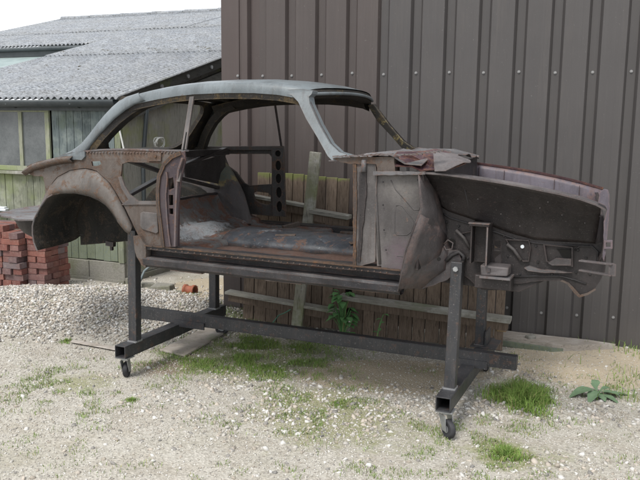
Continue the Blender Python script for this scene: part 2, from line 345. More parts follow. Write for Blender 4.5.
M['leaf'] = leaf_mat('weed_leaf', (.05, .13, .045), (.11, .24, .085))
M['dock'] = leaf_mat('dock_leaf', (.05, .11, .055), (.14, .20, .12))
def stone_mat(name, st):
    n = N(name); r = island(n); c = n.ramp(r, *st); c.node.color_ramp.interpolation = 'CONSTANT'
    f = n.noise(120, 4, .7); c = n.mix(n.math('MULTIPLY', n.ramp(f, (.35, 0), (.7, 1)), .25), c, (.5, .47, .42)); return n.done(c, .85, f, .3, .003, 0, .2)
M['stone'] = stone_mat('flint_stones', ((0, (.40, .38, .35)), (.18, (.50, .49, .47)), (.34, (.30, .265, .22)), (.48, (.42, .375, .32)), (.60, (.20, .19, .18)), (.76, (.56, .55, .53)), (.84, (.35, .31, .265)), (.93, (.15, .145, .14))))
M['grit'] = stone_mat('small_grit', ((0, (.38, .36, .32)), (.25, (.49, .475, .44)), (.5, (.33, .295, .25)), (.7, (.53, .515, .49)), (.85, (.24, .22, .20))))
def ground_mat():
    n = N('yard_ground'); at = n.nd('ShaderNodeAttribute', attribute_name='soil'); s = n.nd('ShaderNodeSeparateColor'); n.ln(at.outputs['Color'], s.inputs[0])
    f = n.noise(45, 9, .8); m_ = n.noise(3.5, 7, .65); v = n.nd('ShaderNodeTexVoronoi'); v.inputs['Scale'].default_value = 75; n.ln(n.coord(), v.inputs['Vector'])
    base = n.mix(n.ramp(f, (.3, 0), (.7, 1)), (.33, .315, .28), (.53, .51, .47)); base = n.mix(n.math('MULTIPLY', n.ramp(m_, (.48, 0), (.62, 1)), .5), base, (.34, .31, .265)); base = n.mix(n.math('MULTIPLY', n.ramp(n.noise(1.1, 9, .75), (.5, 0), (.64, 1)), .45), base, (.30, .285, .225))
    vg = n.nd('ShaderNodeRGBToBW'); n.ln(v.outputs['Color'], vg.inputs[0]); pb = n.mix(.55, base, n.ramp(vg.outputs[0], (.2, (.25, .235, .21)), (.8, (.62, .60, .56))), 'SOFT_LIGHT')
    sand = n.mix(n.ramp(f, (.3, 0), (.7, 1)), (.36, .305, .225), (.46, .40, .31)); dirt = n.mix(n.ramp(f, (.3, 0), (.7, 1)), (.17, .135, .10), (.30, .25, .195))
    green = n.mix(n.ramp(f, (.35, 0), (.65, 1)), (.19, .20, .10), (.36, .345, .25))
    rag = n.noise(9, 8, .75)
    def msk(ch): return n.ramp(n.math('ADD', ch, n.math('SUBTRACT', n.math('MULTIPLY', rag, .9), .45)), (.40, 0), (.62, 1))
    c = n.mix(msk(s.outputs[0]), pb, sand); c = n.mix(msk(s.outputs[1]), c, dirt); c = n.mix(msk(s.outputs[2]), c, green)
    return n.done(c, .95, n.math('ADD', f, v.outputs['Distance']), .6, .012, 0, .12)
M['ground'] = ground_mat()
M['slab'] = block_mat(); M['slab'].name = 'concrete_slab'

# ------------------------------------------------------------------ ground
def gl(cx, cy, rx, ry, X, Y, p=2):      # soft blob in world metres
    return np.exp(-(np.abs((X-cx)/rx)**p + np.abs((Y-cy)/ry)**p))
def blob(px, py, rx, ry, X, Y, p=2):
    c = gz(px, py); a = abs(gz(px+rx, py).x-c.x); b = abs(gz(px, py-ry).y-c.y); return gl(c.x, c.y, a, b, X, Y, p)
def vnoise(X, Y, f, seed):
    r = np.random.default_rng(seed); t = r.random((64, 64)); x = X*f+100; y = Y*f+100; xi = np.floor(x).astype(int); yi = np.floor(y).astype(int); u = x-xi; v = y-yi
    u = u*u*(3-2*u); v = v*v*(3-2*v); g = lambda i, j: t[(xi+i) % 64, (yi+j) % 64]
    return (g(0,0)*(1-u)+g(1,0)*u)*(1-v)+(g(0,1)*(1-u)+g(1,1)*u)*v
def height(X, Y):
    h = .012*(vnoise(X, Y, 1.3, 1)-.5) + .008*(vnoise(X, Y, 5, 2)-.5)
    h = h + .13*gl(-2.25, 6.35, 1.15, .42, X, Y, 2.6) + .05*gl(-1.5, 6.0, .8, .35, X, Y)      # heap of gravel
    h = h + .03*blob(590, 352, 60, 6, X, Y)
    return h
def masks(X, Y):
    sand = np.clip(blob(400, 372, 85, 13, X, Y)*1.2 + blob(590, 362, 75, 22, X, Y)*1.5 + blob(215, 292, 55, 14, X, Y)*1.5 + blob(330, 376, 40, 10, X, Y)*.7 + blob(395, 390, 60, 8, X, Y)*.5, 0, 1)
    dirt = np.clip(blob(170, 367, 55, 13, X, Y)*.75 + blob(232, 352, 40, 8, X, Y)*.7 + blob(365, 372, 60, 8, X, Y)*.35 + blob(560, 352, 40, 4, X, Y)*.3, 0, 1)
    green = np.clip(blob(250, 358, 75, 22, X, Y)*.95 + blob(325, 408, 55, 18, X, Y)*.75 + blob(80, 380, 60, 14, X, Y)*.5 + blob(520, 396, 38, 20, X, Y)*.8 + blob(505, 455, 24, 14, X, Y)*.7 + blob(280, 430, 120, 40, X, Y)*.33 + blob(430, 440, 120, 40, X, Y)*.36 + blob(625, 395, 30, 14, X, Y)*.6 + blob(60, 410, 60, 30, X, Y)*.3 + blob(570, 460, 70, 20, X, Y)*.35, 0, 1)
    return sand, dirt, green
def make_ground():
    def axis(lo, hi, st, far):
        a = list(np.arange(lo, hi+1e-6, st)); d = st; l = [lo]; h = [hi]
        while h[-1] < far: d *= 1.35; h.append(h[-1]+d)
        d = st
        while l[-1] > -far: d *= 1.35; l.append(l[-1]-d)
        return np.array(l[1:][::-1]+a+h[1:])
    xs = axis(-4.2, 3.4, .03, 90); ys = axis(2.4, 8.4, .03, 90); X, Y = np.meshgrid(xs, ys); Z = height(X, Y)
    Z = np.where(Y < 2.4, Z*0, Z)
    nx, ny = len(xs), len(ys); V = np.stack([X, Y, Z], -1).reshape(-1, 3)
    i = np.arange(nx-1)[None, :] + np.arange(ny-1)[:, None]*nx; F = np.stack([i, i+1, i+1+nx, i+nx], -1).reshape(-1, 4)
    me = bpy.data.meshes.new('ground'); me.from_pydata([], [], []); me.vertices.add(len(V)); me.vertices.foreach_set('co', V.ravel())
    me.loops.add(F.size); me.polygons.add(len(F)); me.loops.foreach_set('vertex_index', F.ravel()); me.polygons.foreach_set('loop_start', np.arange(len(F))*4); me.update(calc_edges=True)
    a, b, c = masks(X, Y); at = me.color_attributes.new('soil', 'FLOAT_COLOR', 'POINT')
    at.data.foreach_set('color', np.stack([a, b, c, np.ones_like(a)], -1).reshape(-1).astype(np.float32)); me.shade_smooth()
    link('ground', me, None, M['ground'], kind='structure')
make_ground()

def mesh_np(name, V, F, mat, smooth=False):
    me = bpy.data.meshes.new(name); me.vertices.add(len(V)); me.vertices.foreach_set('co', V.astype(np.float32).ravel()); k = F.shape[1]
    me.loops.add(F.size); me.polygons.add(len(F)); me.loops.foreach_set('vertex_index', F.ravel().astype(np.int32)); me.polygons.foreach_set('loop_start', (np.arange(len(F))*k).astype(np.int32)); me.update(calc_edges=True)
    if smooth: me.shade_smooth()
    me.materials.append(mat); return me
def ico():
    t = (1+5**.5)/2; v = np.array([(-1,t,0),(1,t,0),(-1,-t,0),(1,-t,0),(0,-1,t),(0,1,t),(0,-1,-t),(0,1,-t),(t,0,-1),(t,0,1),(-t,0,-1),(-t,0,1)], float)/1.9
    f = np.array([(0,11,5),(0,5,1),(0,1,7),(0,7,10),(0,10,11),(1,5,9),(5,11,4),(11,10,2),(10,7,6),(7,1,8),(3,9,4),(3,4,2),(3,2,6),(3,6,8),(3,8,9),(4,9,5),(2,4,11),(6,2,10),(8,6,7),(9,8,1)]); return v, f
def stones(name, label, P, size, mat, flat=.85):
    v, f = ico()
    if mat is M['grit']: v = np.array([(1, 0, 0), (-1, 0, 0), (0, 1, 0), (0, -1, 0), (0, 0, 1), (0, 0, -1)], float)*1.1; f = np.array([(0, 2, 4), (2, 1, 4), (1, 3, 4), (3, 0, 4), (2, 0, 5), (1, 2, 5), (3, 1, 5), (0, 3, 5)])
    nv = len(v); n = len(P); s = size[:, None, None]; base = v[None]*(1+.36*rng.standard_normal((n, nv, 1)).clip(-1.3, 1.3))
    base = base*np.stack([rng.uniform(.7, 1.25, n), rng.uniform(.55, 1., n), rng.uniform(flat*.6, flat, n)], -1)[:, None, :]*s*.5
    a = rng.uniform(0, 2*PI, n); c, s_ = np.cos(a)[:, None], np.sin(a)[:, None]; x, y, z = base[..., 0], base[..., 1], base[..., 2]
    tx, ty = rng.normal(0, .25, (2, n, 1)); z = z + tx*x + ty*y; X = x*c-y*s_; Y = x*s_+y*c
    V = np.stack([X+P[:, :1], Y+P[:, 1:2], z+P[:, 2:3]], -1).reshape(-1, 3); F = (f[None]+(np.arange(n)*nv)[:, None, None]).reshape(-1, 3)
    o = link(name, mesh_np(name, V, F, mat)); o['kind'] = 'stuff'; return tag(o, label, 'gravel')
def scatter(n, dens, box=(-4.0, 3.2, 2.7, 7.6)):
    X = rng.uniform(box[0], box[1], n); Y = rng.uniform(box[2], box[3], n); k = rng.random(n) < dens(X, Y)
    k &= np.abs(X)/Y < .52
    wd = (X-WALL.o.x)*WALL.n.x + (Y-WALL.o.y)*WALL.n.y; we_ = (X-WALL.o.x)*WALL.e.x + (Y-WALL.o.y)*WALL.e.y
    k &= ~((wd > -.02) & (we_ > -.33)); sdist = (X-SHED.o.x)*SHED.n.x + (Y-SHED.o.y)*SHED.n.y; se = (X-SHED.o.x)*SHED.e.x + (Y-SHED.o.y)*SHED.e.y
    k &= ~((sdist > -.02) & (se < .02))
    X, Y = X[k], Y[k]; return X, Y
def d_heap(X, Y):
    a, b, c = masks(X, Y); h = gl(-2.1, 6.2, 1.5, .7, X, Y, 3); return np.clip(h*1.2, 0, 1)*(1-.8*a)
X, Y = scatter(48000, d_heap, (-4.2, .2, 5.0, 7.5)); stones('gravel_heap', 'pale fine gravel heaped in front of the shed and bricks', np.stack([X, Y, height(X, Y)+.004], -1), rng.uniform(.012, .032, len(X)), M['stone'])
def d_mid(X, Y):
    a, b, c = masks(X, Y); pn = vnoise(X, Y, 2.2, 5); band = np.clip(blob(260, 398, 110, 22, X, Y)*1.5 + blob(560, 425, 130, 38, X, Y)*1.2 + blob(400, 410, 90, 26, X, Y)*.8 + blob(520, 372, 90, 10, X, Y)*.25, 0, 1)
    return np.clip(band*np.clip((pn-.28)*2.4, 0, 1) + .05, 0, 1)*(1-.75*a)*(1-.5*c)
X, Y = scatter(130000, d_mid); stones('loose_gravel', 'loose pale flints scattered over the yard', np.stack([X, Y, height(X, Y)+.0005], -1), .008+.028*rng.random(len(X))**2.8, M['stone'])
def d_fine(X, Y):
    a, b, c = masks(X, Y); return np.clip(.75*(.4+.8*vnoise(X, Y, 3, 9)), 0, 1)*(1-.6*a)*(1-.4*c)
X, Y = scatter(110000, d_fine, (-3, 2.6, 2.7, 6.4)); stones('yard_grit', 'fine grit trodden into the yard surface', np.stack([X, Y, height(X, Y)+.001], -1), rng.uniform(.005, .013, len(X)), M['grit'])

def blades(P, hgt, wid, lean):
    n = len(P); a = rng.uniform(0, 2*PI, n); la = rng.uniform(0, 2*PI, n); ln = rng.normal(0, lean, n); dx = np.cos(a)*wid/2; dy = np.sin(a)*wid/2; lx = np.cos(la)*ln*hgt; ly = np.sin(la)*ln*hgt
    x, y, z = P.T; V = np.stack([np.stack([x-dx, y-dy, z], -1), np.stack([x+dx, y+dy, z], -1), np.stack([x+dx*.7+lx*.35, y+dy*.7+ly*.35, z+hgt*.6], -1), np.stack([x-dx*.7+lx*.35, y-dy*.7+ly*.35, z+hgt*.6], -1), np.stack([x+lx, y+ly, z+hgt*(1-.3*np.abs(ln).clip(0, 1))], -1)], 1).reshape(-1, 3)
    b = (np.arange(n)*5)[:, None]; F = np.concatenate([b+np.array([[0, 1, 2]]), b+np.array([[0, 2, 3]]), b+np.array([[3, 2, 4]])], 0); return V, F
def grass(name, label, n, dens, h, wd, lean, mat, box=(-4, 3.2, 2.8, 7), cat='grass', kind='stuff'):
    X, Y = scatter(n, dens, box); V, F = blades(np.stack([X, Y, height(X, Y)-.003], -1), rng.uniform(h[0], h[1], len(X)), rng.uniform(wd*.6, wd, len(X)), lean)
    o = link(name, mesh_np(name, V, F, mat)); 
    if kind: o['kind'] = kind
    return tag(o, label, cat)
def tuftmask(X, Y, f, seed, th): return np.clip((vnoise(X, Y, f, seed)-th)*5, 0, 1)
grass('grass', 'short grass growing under the dolly between the beams', 150000, lambda X, Y: np.clip(blob(255, 358, 66, 20, X, Y, 3)*1.1*tuftmask(X, Y, 8, 3, .38) + blob(290, 366, 45, 12, X, Y)*.4*tuftmask(X, Y, 12, 3, .5), 0, 1), (.010, .042), .004, .8, M['grass'], (-2, 1, 4.4, 6.2))
grass('sparse_grass', 'sparse blades and low weeds dotted over the yard', 330000, lambda X, Y: np.clip(masks(X, Y)[2]*tuftmask(X, Y, 11, 4, .50)*2.6*tuftmask(X, Y, 3.2, 14, .38) + .28*tuftmask(X, Y, 8, 6, .74), 0, 1), (.008, .030), .0055, .7, M['moss'])
grass('wall_foot_weeds', 'thin weeds along the foot of the cladding', 9000, lambda X, Y: np.clip(blob(630, 352, 22, 6, X, Y)+blob(632, 378, 20, 8, X, Y)*.8+blob(630, 398, 26, 8, X, Y)*.9+blob(565, 362, 10, 4, X, Y)*.3+blob(592, 352, 12, 3, X, Y)*.3, 0, 1)*.8, (.02, .09), .006, .6, M['grass'], (1, 3, 3.5, 5.6))
grass('fence_foot_moss', 'green moss and weeds at the foot of the left fence panel', 16000, lambda X, Y: np.clip(blob(250, 324, 32, 6, X, Y)+blob(232, 318, 14, 5, X, Y), 0, 1)*.8, (.015, .05), .006, .6, M['moss'], (-1.2, .4, 4.8, 6.6))
def tuft(px, py, rpx, rpy, n, h, label, group=None):
    c = gz(px, py); rx = abs(gz(px+rpx, py).x-c.x); ry = abs(gz(px, py-rpy).y-c.y); a = rng.uniform(0, 2*PI, n); r = rng.random(n)**.8*rng.uniform(.6, 1.1, n)*(1+.28*np.sin(a*3+px)+.2*np.sin(a*7+py))
    X = c.x + rx*r*np.cos(a); Y = c.y + ry*r*np.sin(a); hh = rng.uniform(h*.45, h, n)*(1.1-.5*r)
    V, F = blades(np.stack([X-c.x, Y-c.y, height(X, Y)-.004], -1), hh, rng.uniform(.003, .006, n), .75)
    o = link('grass_tuft', mesh_np('grass_tuft', V, F, M['grass'])); o.location = (c.x, c.y, 0); return tag(o, label, 'grass')
tuft(521, 400, 36, 15, 2800, .125, 'large bright green grass tuft beside the right end of the dolly')
tuft(506, 456, 21, 9, 800, .065, 'small low grass tuft nearest the camera, right of the front castor')
tuft(132, 401, 9, 3, 220, .03, 'tiny grass tuft on the pale gravel below the left castor')
tuft(66, 341, 9, 3, 260, .035, 'tiny green tuft at the edge of the gravel heap')
tuft(338, 404, 12, 5, 260, .03, 'thin grass tuft on bare ground below the middle of the long rail')

# ------------------------------------------------------------------ garage wall
def cladding():
    t = thing('garage_wall', 'tall dark brown box profile metal cladding wall behind the car shell', 'wall', WALL)
    H = 3.9; p = .25; d = .038
    def profile(x0, n, flip=0):
        r = []
        for i in range(n):
            a = x0 + i*p
            r += [(a-.028, 0), (a+.028, 0), (a+.046, -d), (a+.092, -d), (a+.097, -d-.0008), (a+.103, -d-.0008), (a+.108, -d), (a+.150, -d), (a+.155, -d-.0008), (a+.161, -d-.0008), (a+.166, -d), (a+.204, -d)]
        r.append((x0+n*p-.028, 0)); return r
    for k in range(5):
        x0 = 0 + k*4*p - 0*p
        if k == 0: x0, n, m = -.0, 4, M['clad_a']
        else: n, m = 4, (M['clad_b'] if k != 4 else M['clad_a'])
        off = -.0015 if k % 2 else 0
        pr = profile(x0, n); mb = MB(); mb.grid([[(x, y+off, z) for x, y in pr] for z in (0.015, 1.2, 2.4, H)])
        o = mb.build('cladding_sheet', m, t, solid=.0012)
    # flat flashing round the corner, and the return wall
    mb = MB(); mb.grid([[(x, y, z) for x, y in [(-.345, 1.6), (-.345, -.045), (-.19, -.045), (-.187, -.036), (-.165, -.036), (-.162, -.05), (-.115, -.05), (-.10, .0), (-.03, .004)]] for z in (.015, 1.5, H)])
    mb.build('corner_flashing', M['trim'], t, solid=.001)
    pr = [(1.6+a, 0) for a in (0,)]
    sw = MB(); rows = []
    prs = [(b+.7*0, a) for a, b in []]
    side = []
    for i in range(12):
        a = 1.62+i*p; side += [(-.33, a-.028), (-.33, a+.028), (-.36, a+.046), (-.36, a+.204)]
    sw.grid([[(x, y, z) for x, y in side] for z in (.015, H)]); sw.build('side_cladding', M['clad_a'], t, solid=.0012)
    cp = MB(); cp.box(-.40, 5.2, -.09, .0, H-.02, H+.10); cp.build('wall_capping', M['trim'], t)
    sc = MB(); sc.tube([(0, 0, 0), (0, -.004, 0)], .011, 8); sc.tube([(0, -.004, 0), (0, -.010, 0)], .006, 6)
    first = None
    for z0, ks in ((1.9767, range(0, 18)), (.2241, range(0, 18)), (3.5, range(0, 18))):
        for i in ks:
            if first is None: o = first = sc.build('screw', M['screw'], t)
            else: o = first.copy(); COL.objects.link(o); o.parent = t
            o.location = (i*p, -.002-(.0015 if (i//4) % 2 else 0), z0+random.uniform(-.01, .01))
    for z in (1.97, 2.62):
        o = first.copy(); COL.objects.link(o); o.parent = t; o.location = (-.20, -.048, z)
cladding()

# ------------------------------------------------------------------ shed
def shed():
    t = thing('timber_shed', 'old timber shed with mossy planks and a grey corrugated roof at the left', 'shed', SHED)
    zs, ze = .215, 1.80
    # front wall planks
    x = 0.; k = 0; wx1 = SHED.sy(52, 120).x; sillz = 1.085
    while x > -3.6:
        wd = random.uniform(.085, .105); x0, x1 = x-wd+.004, x; mid = (x0+x1)/2; j = random.uniform(-.004, .004)
        if mid < wx1:    # under the window
            MB().box(x0, x1, -.02+j, .0+j, zs, sillz-.02).build('plank', M['shedplank'], t, bevel=.002)
        else:
            MB().box(x0, x1, -.02+j, .0+j, zs+random.uniform(-.006, .004), ze-.02).build('plank', M['shedblue'] if k > 0 else M['shedplank'], t, bevel=.002)
        x -= wd; k += 1
    # inner wall, its black colour standing in for shade in the plank gaps
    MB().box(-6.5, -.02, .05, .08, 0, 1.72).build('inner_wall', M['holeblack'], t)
    # window
    wz1 = SHED.sy(30, 112).z; wxr = wx1; wxm = SHED.sy(24, 140).x
    f = MB().box(-3.4, wxr, -.045, -.0215, wz1-.0, wz1+.055).box(-3.4, wxr, -.05, -.0215, sillz, sillz+.05).box(wxr-.055, wxr, -.047, -.0215, sillz+.05, wz1)
    fr = f.build('window', M['frame'], t, bevel=.003)
    for xm in (wxm, wxm-.62, wxm-1.24): MB().box(xm-.022, xm+.022, -.047, -.0215, sillz+.05, wz1).build('mullion', M['frame'], fr, bevel=.002)
    xs = [wxr-.055, wxm, wxm-.62, wxm-1.24]
    for a, b in zip(xs, xs[1:]): MB().box(b+.022, a-.022 if a != xs[0] else a, -.030, -.025, sillz+.05, wz1).build('pane', M['glass'], fr)
    MB().box(-3.4, wxr+.03, -.085, -.0215, sillz-.035, sillz-.003).build('window_sill', M['rail'], t, bevel=.003)
    MB().box(-3.5, 0.0, -.034, -.0215, wz1+.06, wz1+.10).build('lintel', M['shedblue'], t)
    MB().box(-.055, .005, -.045, -.0215, zs-.01, ze).build('corner_board', M['shedplank'], t, bevel=.003)
    # block plinth
    for row, (z0, z1) in enumerate(((.0, .205),)):
        x = -.0
        while x > -3.4:
            L = .44; MB().box(x-L+.008, x, -.035, .08, z0-.05, z1, .002).build('concrete_block', M['block'], t, bevel=.006); x -= L
    MB().box(-3.4, .0, -.05, .03, -.05, .03).build('footing', M['block'], t)
    # gable side: boards facing +x
    y = 0.; kz = .268
    while y < 6.6:
        wd = random.uniform(.13, .16); ya, yb = y+.003, y+wd; j = random.uniform(-.003, .003)
        zt = 1.80+kz*y+.02; zb = .06
        MB().hexa([(-.02+j, ya, zb), (.0+j, ya, zb), (.0+j, yb, zb), (-.02+j, yb, zb), (-.02+j, ya, zt), (.0+j, ya, zt), (.0+j, yb, zt+kz*wd), (-.02+j, yb, zt+kz*wd)]).build('gable_board', M['gable'], t, bevel=.002)
        y += wd
    MB().box(-.06, -.03, .06, 6.6, 0, 1.8).build('gable_lining', M['holeblack'], t)  # black colour stands in for shade between the boards
    MB().box(-.03, .03, -.03, 6.6, -.06, .055).build('gable_footing', M['block'], t)
    MB().box(-7, 0, 6.6, 6.65, 0, 3.5).build('rear_wall', M['shedblue'], t); MB().box(-6.55, -6.5, 0.09, 6.6, 0, 1.8).build('end_wall', M['shedblue'], t)
    # bargeboard with bolts
    b = MB().hexa([(.06, -.10, 1.735), (.085, -.10, 1.735), (.085, 6.6, 1.735+kz*6.7), (.06, 6.6, 1.735+kz*6.7), (.06, -.10, 1.845), (.085, -.10, 1.845), (.085, 6.6, 1.845+kz*6.7), (.06, 6.6, 1.845+kz*6.7)]).build('bargeboard', M['barge'], t)
    MB().hexa([(.003, 0, 1.60), (.055, 0, 1.60), (.055, 6.6, 1.60+kz*6.6), (.003, 6.6, 1.60+kz*6.6), (.003, 0, 1.70), (.055, 0, 1.70), (.055, 6.6, 1.70+kz*6.6), (.003, 6.6, 1.70+kz*6.6)]).build('gable_rail', M['barge'], t)
    # a stud against the gable and services
    for yy in (.55, 1.05, 1.55): MB().tube([(.086, yy, 1.785+kz*(yy+.1)), (.10, yy, 1.785+kz*(yy+.1))], .022, 10).build('bolt', M['zinc'], b)
    # corrugated roof: sheets with real waves
    pit = .076; cw = 10*pit; sl = math.atan(kz); L = 7.15/math.cos(sl)
    rows_ = [(0, .36), (.34, .69), (.67, 1.0)]; meshes = {}
    def sheet_mesh(lo, hi):
        n = 10*6; mb = MB(); R = []
        for s in np.linspace(lo*L, hi*L, 5):
            R.append([(-cw*i/n, s*math.cos(sl)-.17, 1.845+s*math.sin(sl)-.045+.012+.015*math.cos(2*PI*i/6)) for i in range(n+2)])
        mb.grid(R); me = bpy.data.meshes.new('roof_sheet'); me.from_pydata(mb.v, [], mb.f); me.shade_smooth(); me.materials.append(M['roof']); return me
    for r, (lo, hi) in enumerate(rows_):
        meshes[r] = sheet_mesh(lo, hi)
    meshes['s'] = sheet_mesh(.49, .69)
    for c in range(9):
        for r in range(3):
            key = r
            if c*cw > 3.0 and r == 0: continue
            if c*cw > 3.0 and r == 1: key = 's'
            o = link('roof_sheet', meshes[key], t); o.location = (.10-c*cw+random.uniform(-.004, .004), random.uniform(-.012, .012)+(.0 if r else 0), r*.013+(c % 2)*.002)
            m = o.modifiers.new('solid', 'SOLIDIFY'); m.thickness = .007; m.offset = -1
    # lower felted roof at the left and the edge beam over it
    x1 = .10-4*cw+.0; yb = .49*7.15-.17
    z_at = lambda yy: 1.80+(yy+.17)*kz
    MB().hexa([(-6.9, .0, z_at(0)-.19), (x1-.02, .0, z_at(0)-.19), (x1-.02, yb+.05, z_at(yb)-.16), (-6.9, yb+.05, z_at(yb)-.16)] + [(-6.9, .0, z_at(0)-.16), (x1-.02, .0, z_at(0)-.16), (x1-.02, yb+.05, z_at(yb)-.13), (-6.9, yb+.05, z_at(yb)-.13)]).build('felt_roof', M['felt'], t)
    MB().box(-6.6, x1, yb+.02, yb+.07, z_at(yb)-.13, z_at(yb)+.0).build('fascia_beam', M['gutter'], t)
    MB().tube([(-6.6, yb-.02, z_at(yb)-.02), (x1+.1, yb-.02, z_at(yb)-.02)], .03, 8).build('upper_gutter', M['gutter'], t)
    MB().hexa([(x1-.0, .0, z_at(0)-.17), (x1+.02, .0, z_at(0)-.17), (x1+.02, yb, z_at(yb)-.15), (x1, yb, z_at(yb)-.15), (x1, .0, z_at(0)-.02), (x1+.02, .0, z_at(0)-.02), (x1+.02, yb, z_at(yb)-.0), (x1, yb, z_at(yb)-.0)]).build('valley_shade_board', M['gutter'], t)  # black strip painted in as the shade of the roof valley
    # ridge
    rz = 1.80+7.15*kz+.02
    for c in range(9): MB().tube([(.10-c*.76, 6.97, rz), (.10-(c+1)*.76+.03, 6.97, rz+.012)], .07, 10).build('ridge_tile', M['roof'], t, smooth=True)
    # eave fascia, gutter
    MB().box(-3.6, .02, -.075, -.05, 1.70, 1.80).build('fascia', M['gutter'], t)
    g = MB(); n = 10; R = []
    for xx in (-3.6, -1.8, .06): R.append([(xx, -.15+.065*math.cos(a), 1.80+.065*math.sin(a)) for a in np.linspace(PI, 2*PI, n)])
    g.grid(R); g.build('gutter', M['gutter'], t, smooth=True, solid=.004)
    for xx in (-.45, -1.25, -2.05): MB().bar((xx, -.08, 1.725), (xx, -.21, 1.76), .02, .006).build('gutter_bracket', M['gutter'], t)
    # downpipe and cable on the gable
    p = SHED.sx(147, 115, .05); q = SHED.sx(143, 160, .05)
    MB().tube([(.05, p.y, p.z+.12), (.05, p.y-.01, p.z), (.05, q.y, q.z), (.05, q.y, .9), (.05, q.y, .3)], .022, 8).build('downpipe', M['gutter'], t, smooth=True)
    MB().tube([(.04, p.y, p.z+.1), (.04, p.y+.35, p.z+.20)], .012, 6).build('conduit', M['gutter'], t)
    c = SHED.sx(150, 138, .06); pts = [(.06+.002*i, c.y+.12+.08*math.cos(i*.55)+.01*math.sin(i*1.3), c.z-.05+.055*math.sin(i*.55)) for i in range(30)]
    MB().tube(pts, .006, 5).build('coiled_cable', M['hosewhite'], t, smooth=True)
    a = SHED.sy(119, 120, -.03); b_ = SHED.sy(128, 150, -.03)
    MB().tube([(a.x, -.06, a.z), ((a.x+b_.x)/2-.01, -.06, (a.z+b_.z)/2), (b_.x, -.06, b_.z-.1)], .008, 5).build('hanging_cable', M['hosewhite'], t)
    # dark drip mark board near corner: white post seen beside the downpipe
shed()

# ------------------------------------------------------------------ bricks
bm_v = MB().box(-.095, .095, -.045, .045, -.026, .026, .0015)
def brick_mesh():
    m = MB(); m.box(-.098, .098, -.046, .046, -.0265, .0265, .002); me = bpy.data.meshes.new('brick'); me.from_pydata(m.v, [], m.f); me.materials.append(M['brick']); return me
BM = [brick_mesh() for _ in range(5)]
def brick_stack(label, base, rz, nx, ny, courses, missing=lambda c, i, j: False):
    t = thing('brick_stack', label, 'bricks', None, base, rz, 'stacks of reclaimed bricks by the shed')
    for c in range(courses):
        z = .03+c*.0565
        lay = []
        if c % 2: # headers
            for i in range(nx*2):
                for j in range(max(1, ny//2)): lay.append((i*.0985+.049, j*.2+.1, PI/2, i/2, j))
        else:
            for i in range(nx):
                for j in range(ny): lay.append((i*.2+.1, j*.0985+.049, 0, i, j))
        for (x, y, r, i, j) in lay:
            if j > 0 and 0 < i < nx-1 and c < courses-1: continue
            if missing(c, i, j): continue
            o = link('brick', random.choice(BM), t); o.location = (x+random.gauss(0, .006), y+random.gauss(0, .009), z); o.rotation_euler = (random.gauss(0, .008), random.gauss(0, .008), r+random.gauss(0, .045)+random.choice([0, PI]))
            for q in o.keys(): pass
    return t
bd_ = Vector((math.cos(-.30), math.sin(-.30), 0)); c1 = gz(22, 293.5)
b1 = c1 - bd_*.80
brick_stack('tall reclaimed brick stack cut by the left edge of the picture', (b1.x, b1.y, 0), -.30, 4, 4, 11, lambda c, i, j: c == 10 and i > 2.4)
b2 = c1 + bd_*.006 + Vector((.3*.09, .95*.09, 0)); brick_stack('middle reclaimed brick stack, partly behind the rear wheel arch', (b2.x, b2.y, 0), -.33, 1, 3, 11)
b3 = gz(40, 287.5); brick_stack('right reclaimed brick stack against the concrete blocks', (b3.x, b3.y, 0), -.52, 1, 2, 9)
o = link('brick', BM[0]); p = gz(30, 268, .19); o.location = (b3.x-.02, b3.y+.03, .30); o.rotation_euler = (.03, .05, -.4); tag(o, 'loose brick sticking out between the middle and right stacks', 'brick')
def tray():
    c = gz(2, 213, .64); mb = MB(); mb.box(-.42, .03, -.08, .10, 0, .025).box(-.40, .01, -.06, .08, .025, .04)
    o = mb.build('plastic_lid', M['white'], None, bevel=.008); o.location = (c.x, c.y+.1, .655); tag(o, 'pale plastic lid lying on top of the tall brick stack', 'lid')
tray()

# ------------------------------------------------------------------ fence panels
def panel(name_label, F, x0, x1, zb, zt, bw, rails, lean, slope, topjit=.01, upper=None):
    t = thing('wooden_fence', name_label, 'fence panel', F, group='fence panels stood against the cladding')
    x = x0
    while x < x1-.02:
        wd = min(bw*random.uniform(.9, 1.1), x1-x); a, b = x+.003, x+wd-.003; j = random.uniform(-.004, .004)
        z1 = zt-slope*(x-x0)+random.uniform(-topjit, topjit); z0 = zb+random.uniform(-.004, .01)
        y0, y1 = lean*0, lean
        MB().hexa([(a, y0+j, z0), (b, y0+j, z0), (b, y0+.02+j, z0), (a, y0+.02+j, z0), (a, y1+j, z1), (b, y1+j, z1), (b, y1+.02+j, z1), (a, y1+.02+j, z1)]).build('board', M['fence'], t, bevel=.002)
        x += wd
    return t
HB = Frame(WALL.wld(0, -.30, 0), .3252)       # plane 30 cm out from the wall
a0 = HB.sy(231, 300); a1 = HB.sy(337, 300)
def rail(t, F, p, q, n, dep=.09, ht=.022, name='rail', mat='rail'):
    A = F.sy(*p, n); B = F.sy(*q, n); A.y = B.y = n - dep/2; d = (B-A)
    MB().bar(A - Vector((0, 0, ht/2)), B - Vector((0, 0, ht/2)), dep, ht).build(name, M[mat], t, bevel=.003)
    MB().bar(A + Vector((.02, .012, -ht-.03)), B + Vector((-.02, .012, -ht-.03)), dep-.03, .058).build('batten', M['fence'], t)
xL = HB.sy(258, 180, .07).x; xR = HB.sy(349, 190, .07).x
tA = panel('shorter brown fence panel with mossy board tops standing behind the open door hole', HB, xL-.015, xR, .01, 1.215, .098, None, .09, .06)
rail(tA, HB, (249, 193), (309, 204), .07); rail(tA, HB, (230, 289), (341, 308.5), .0, .10)
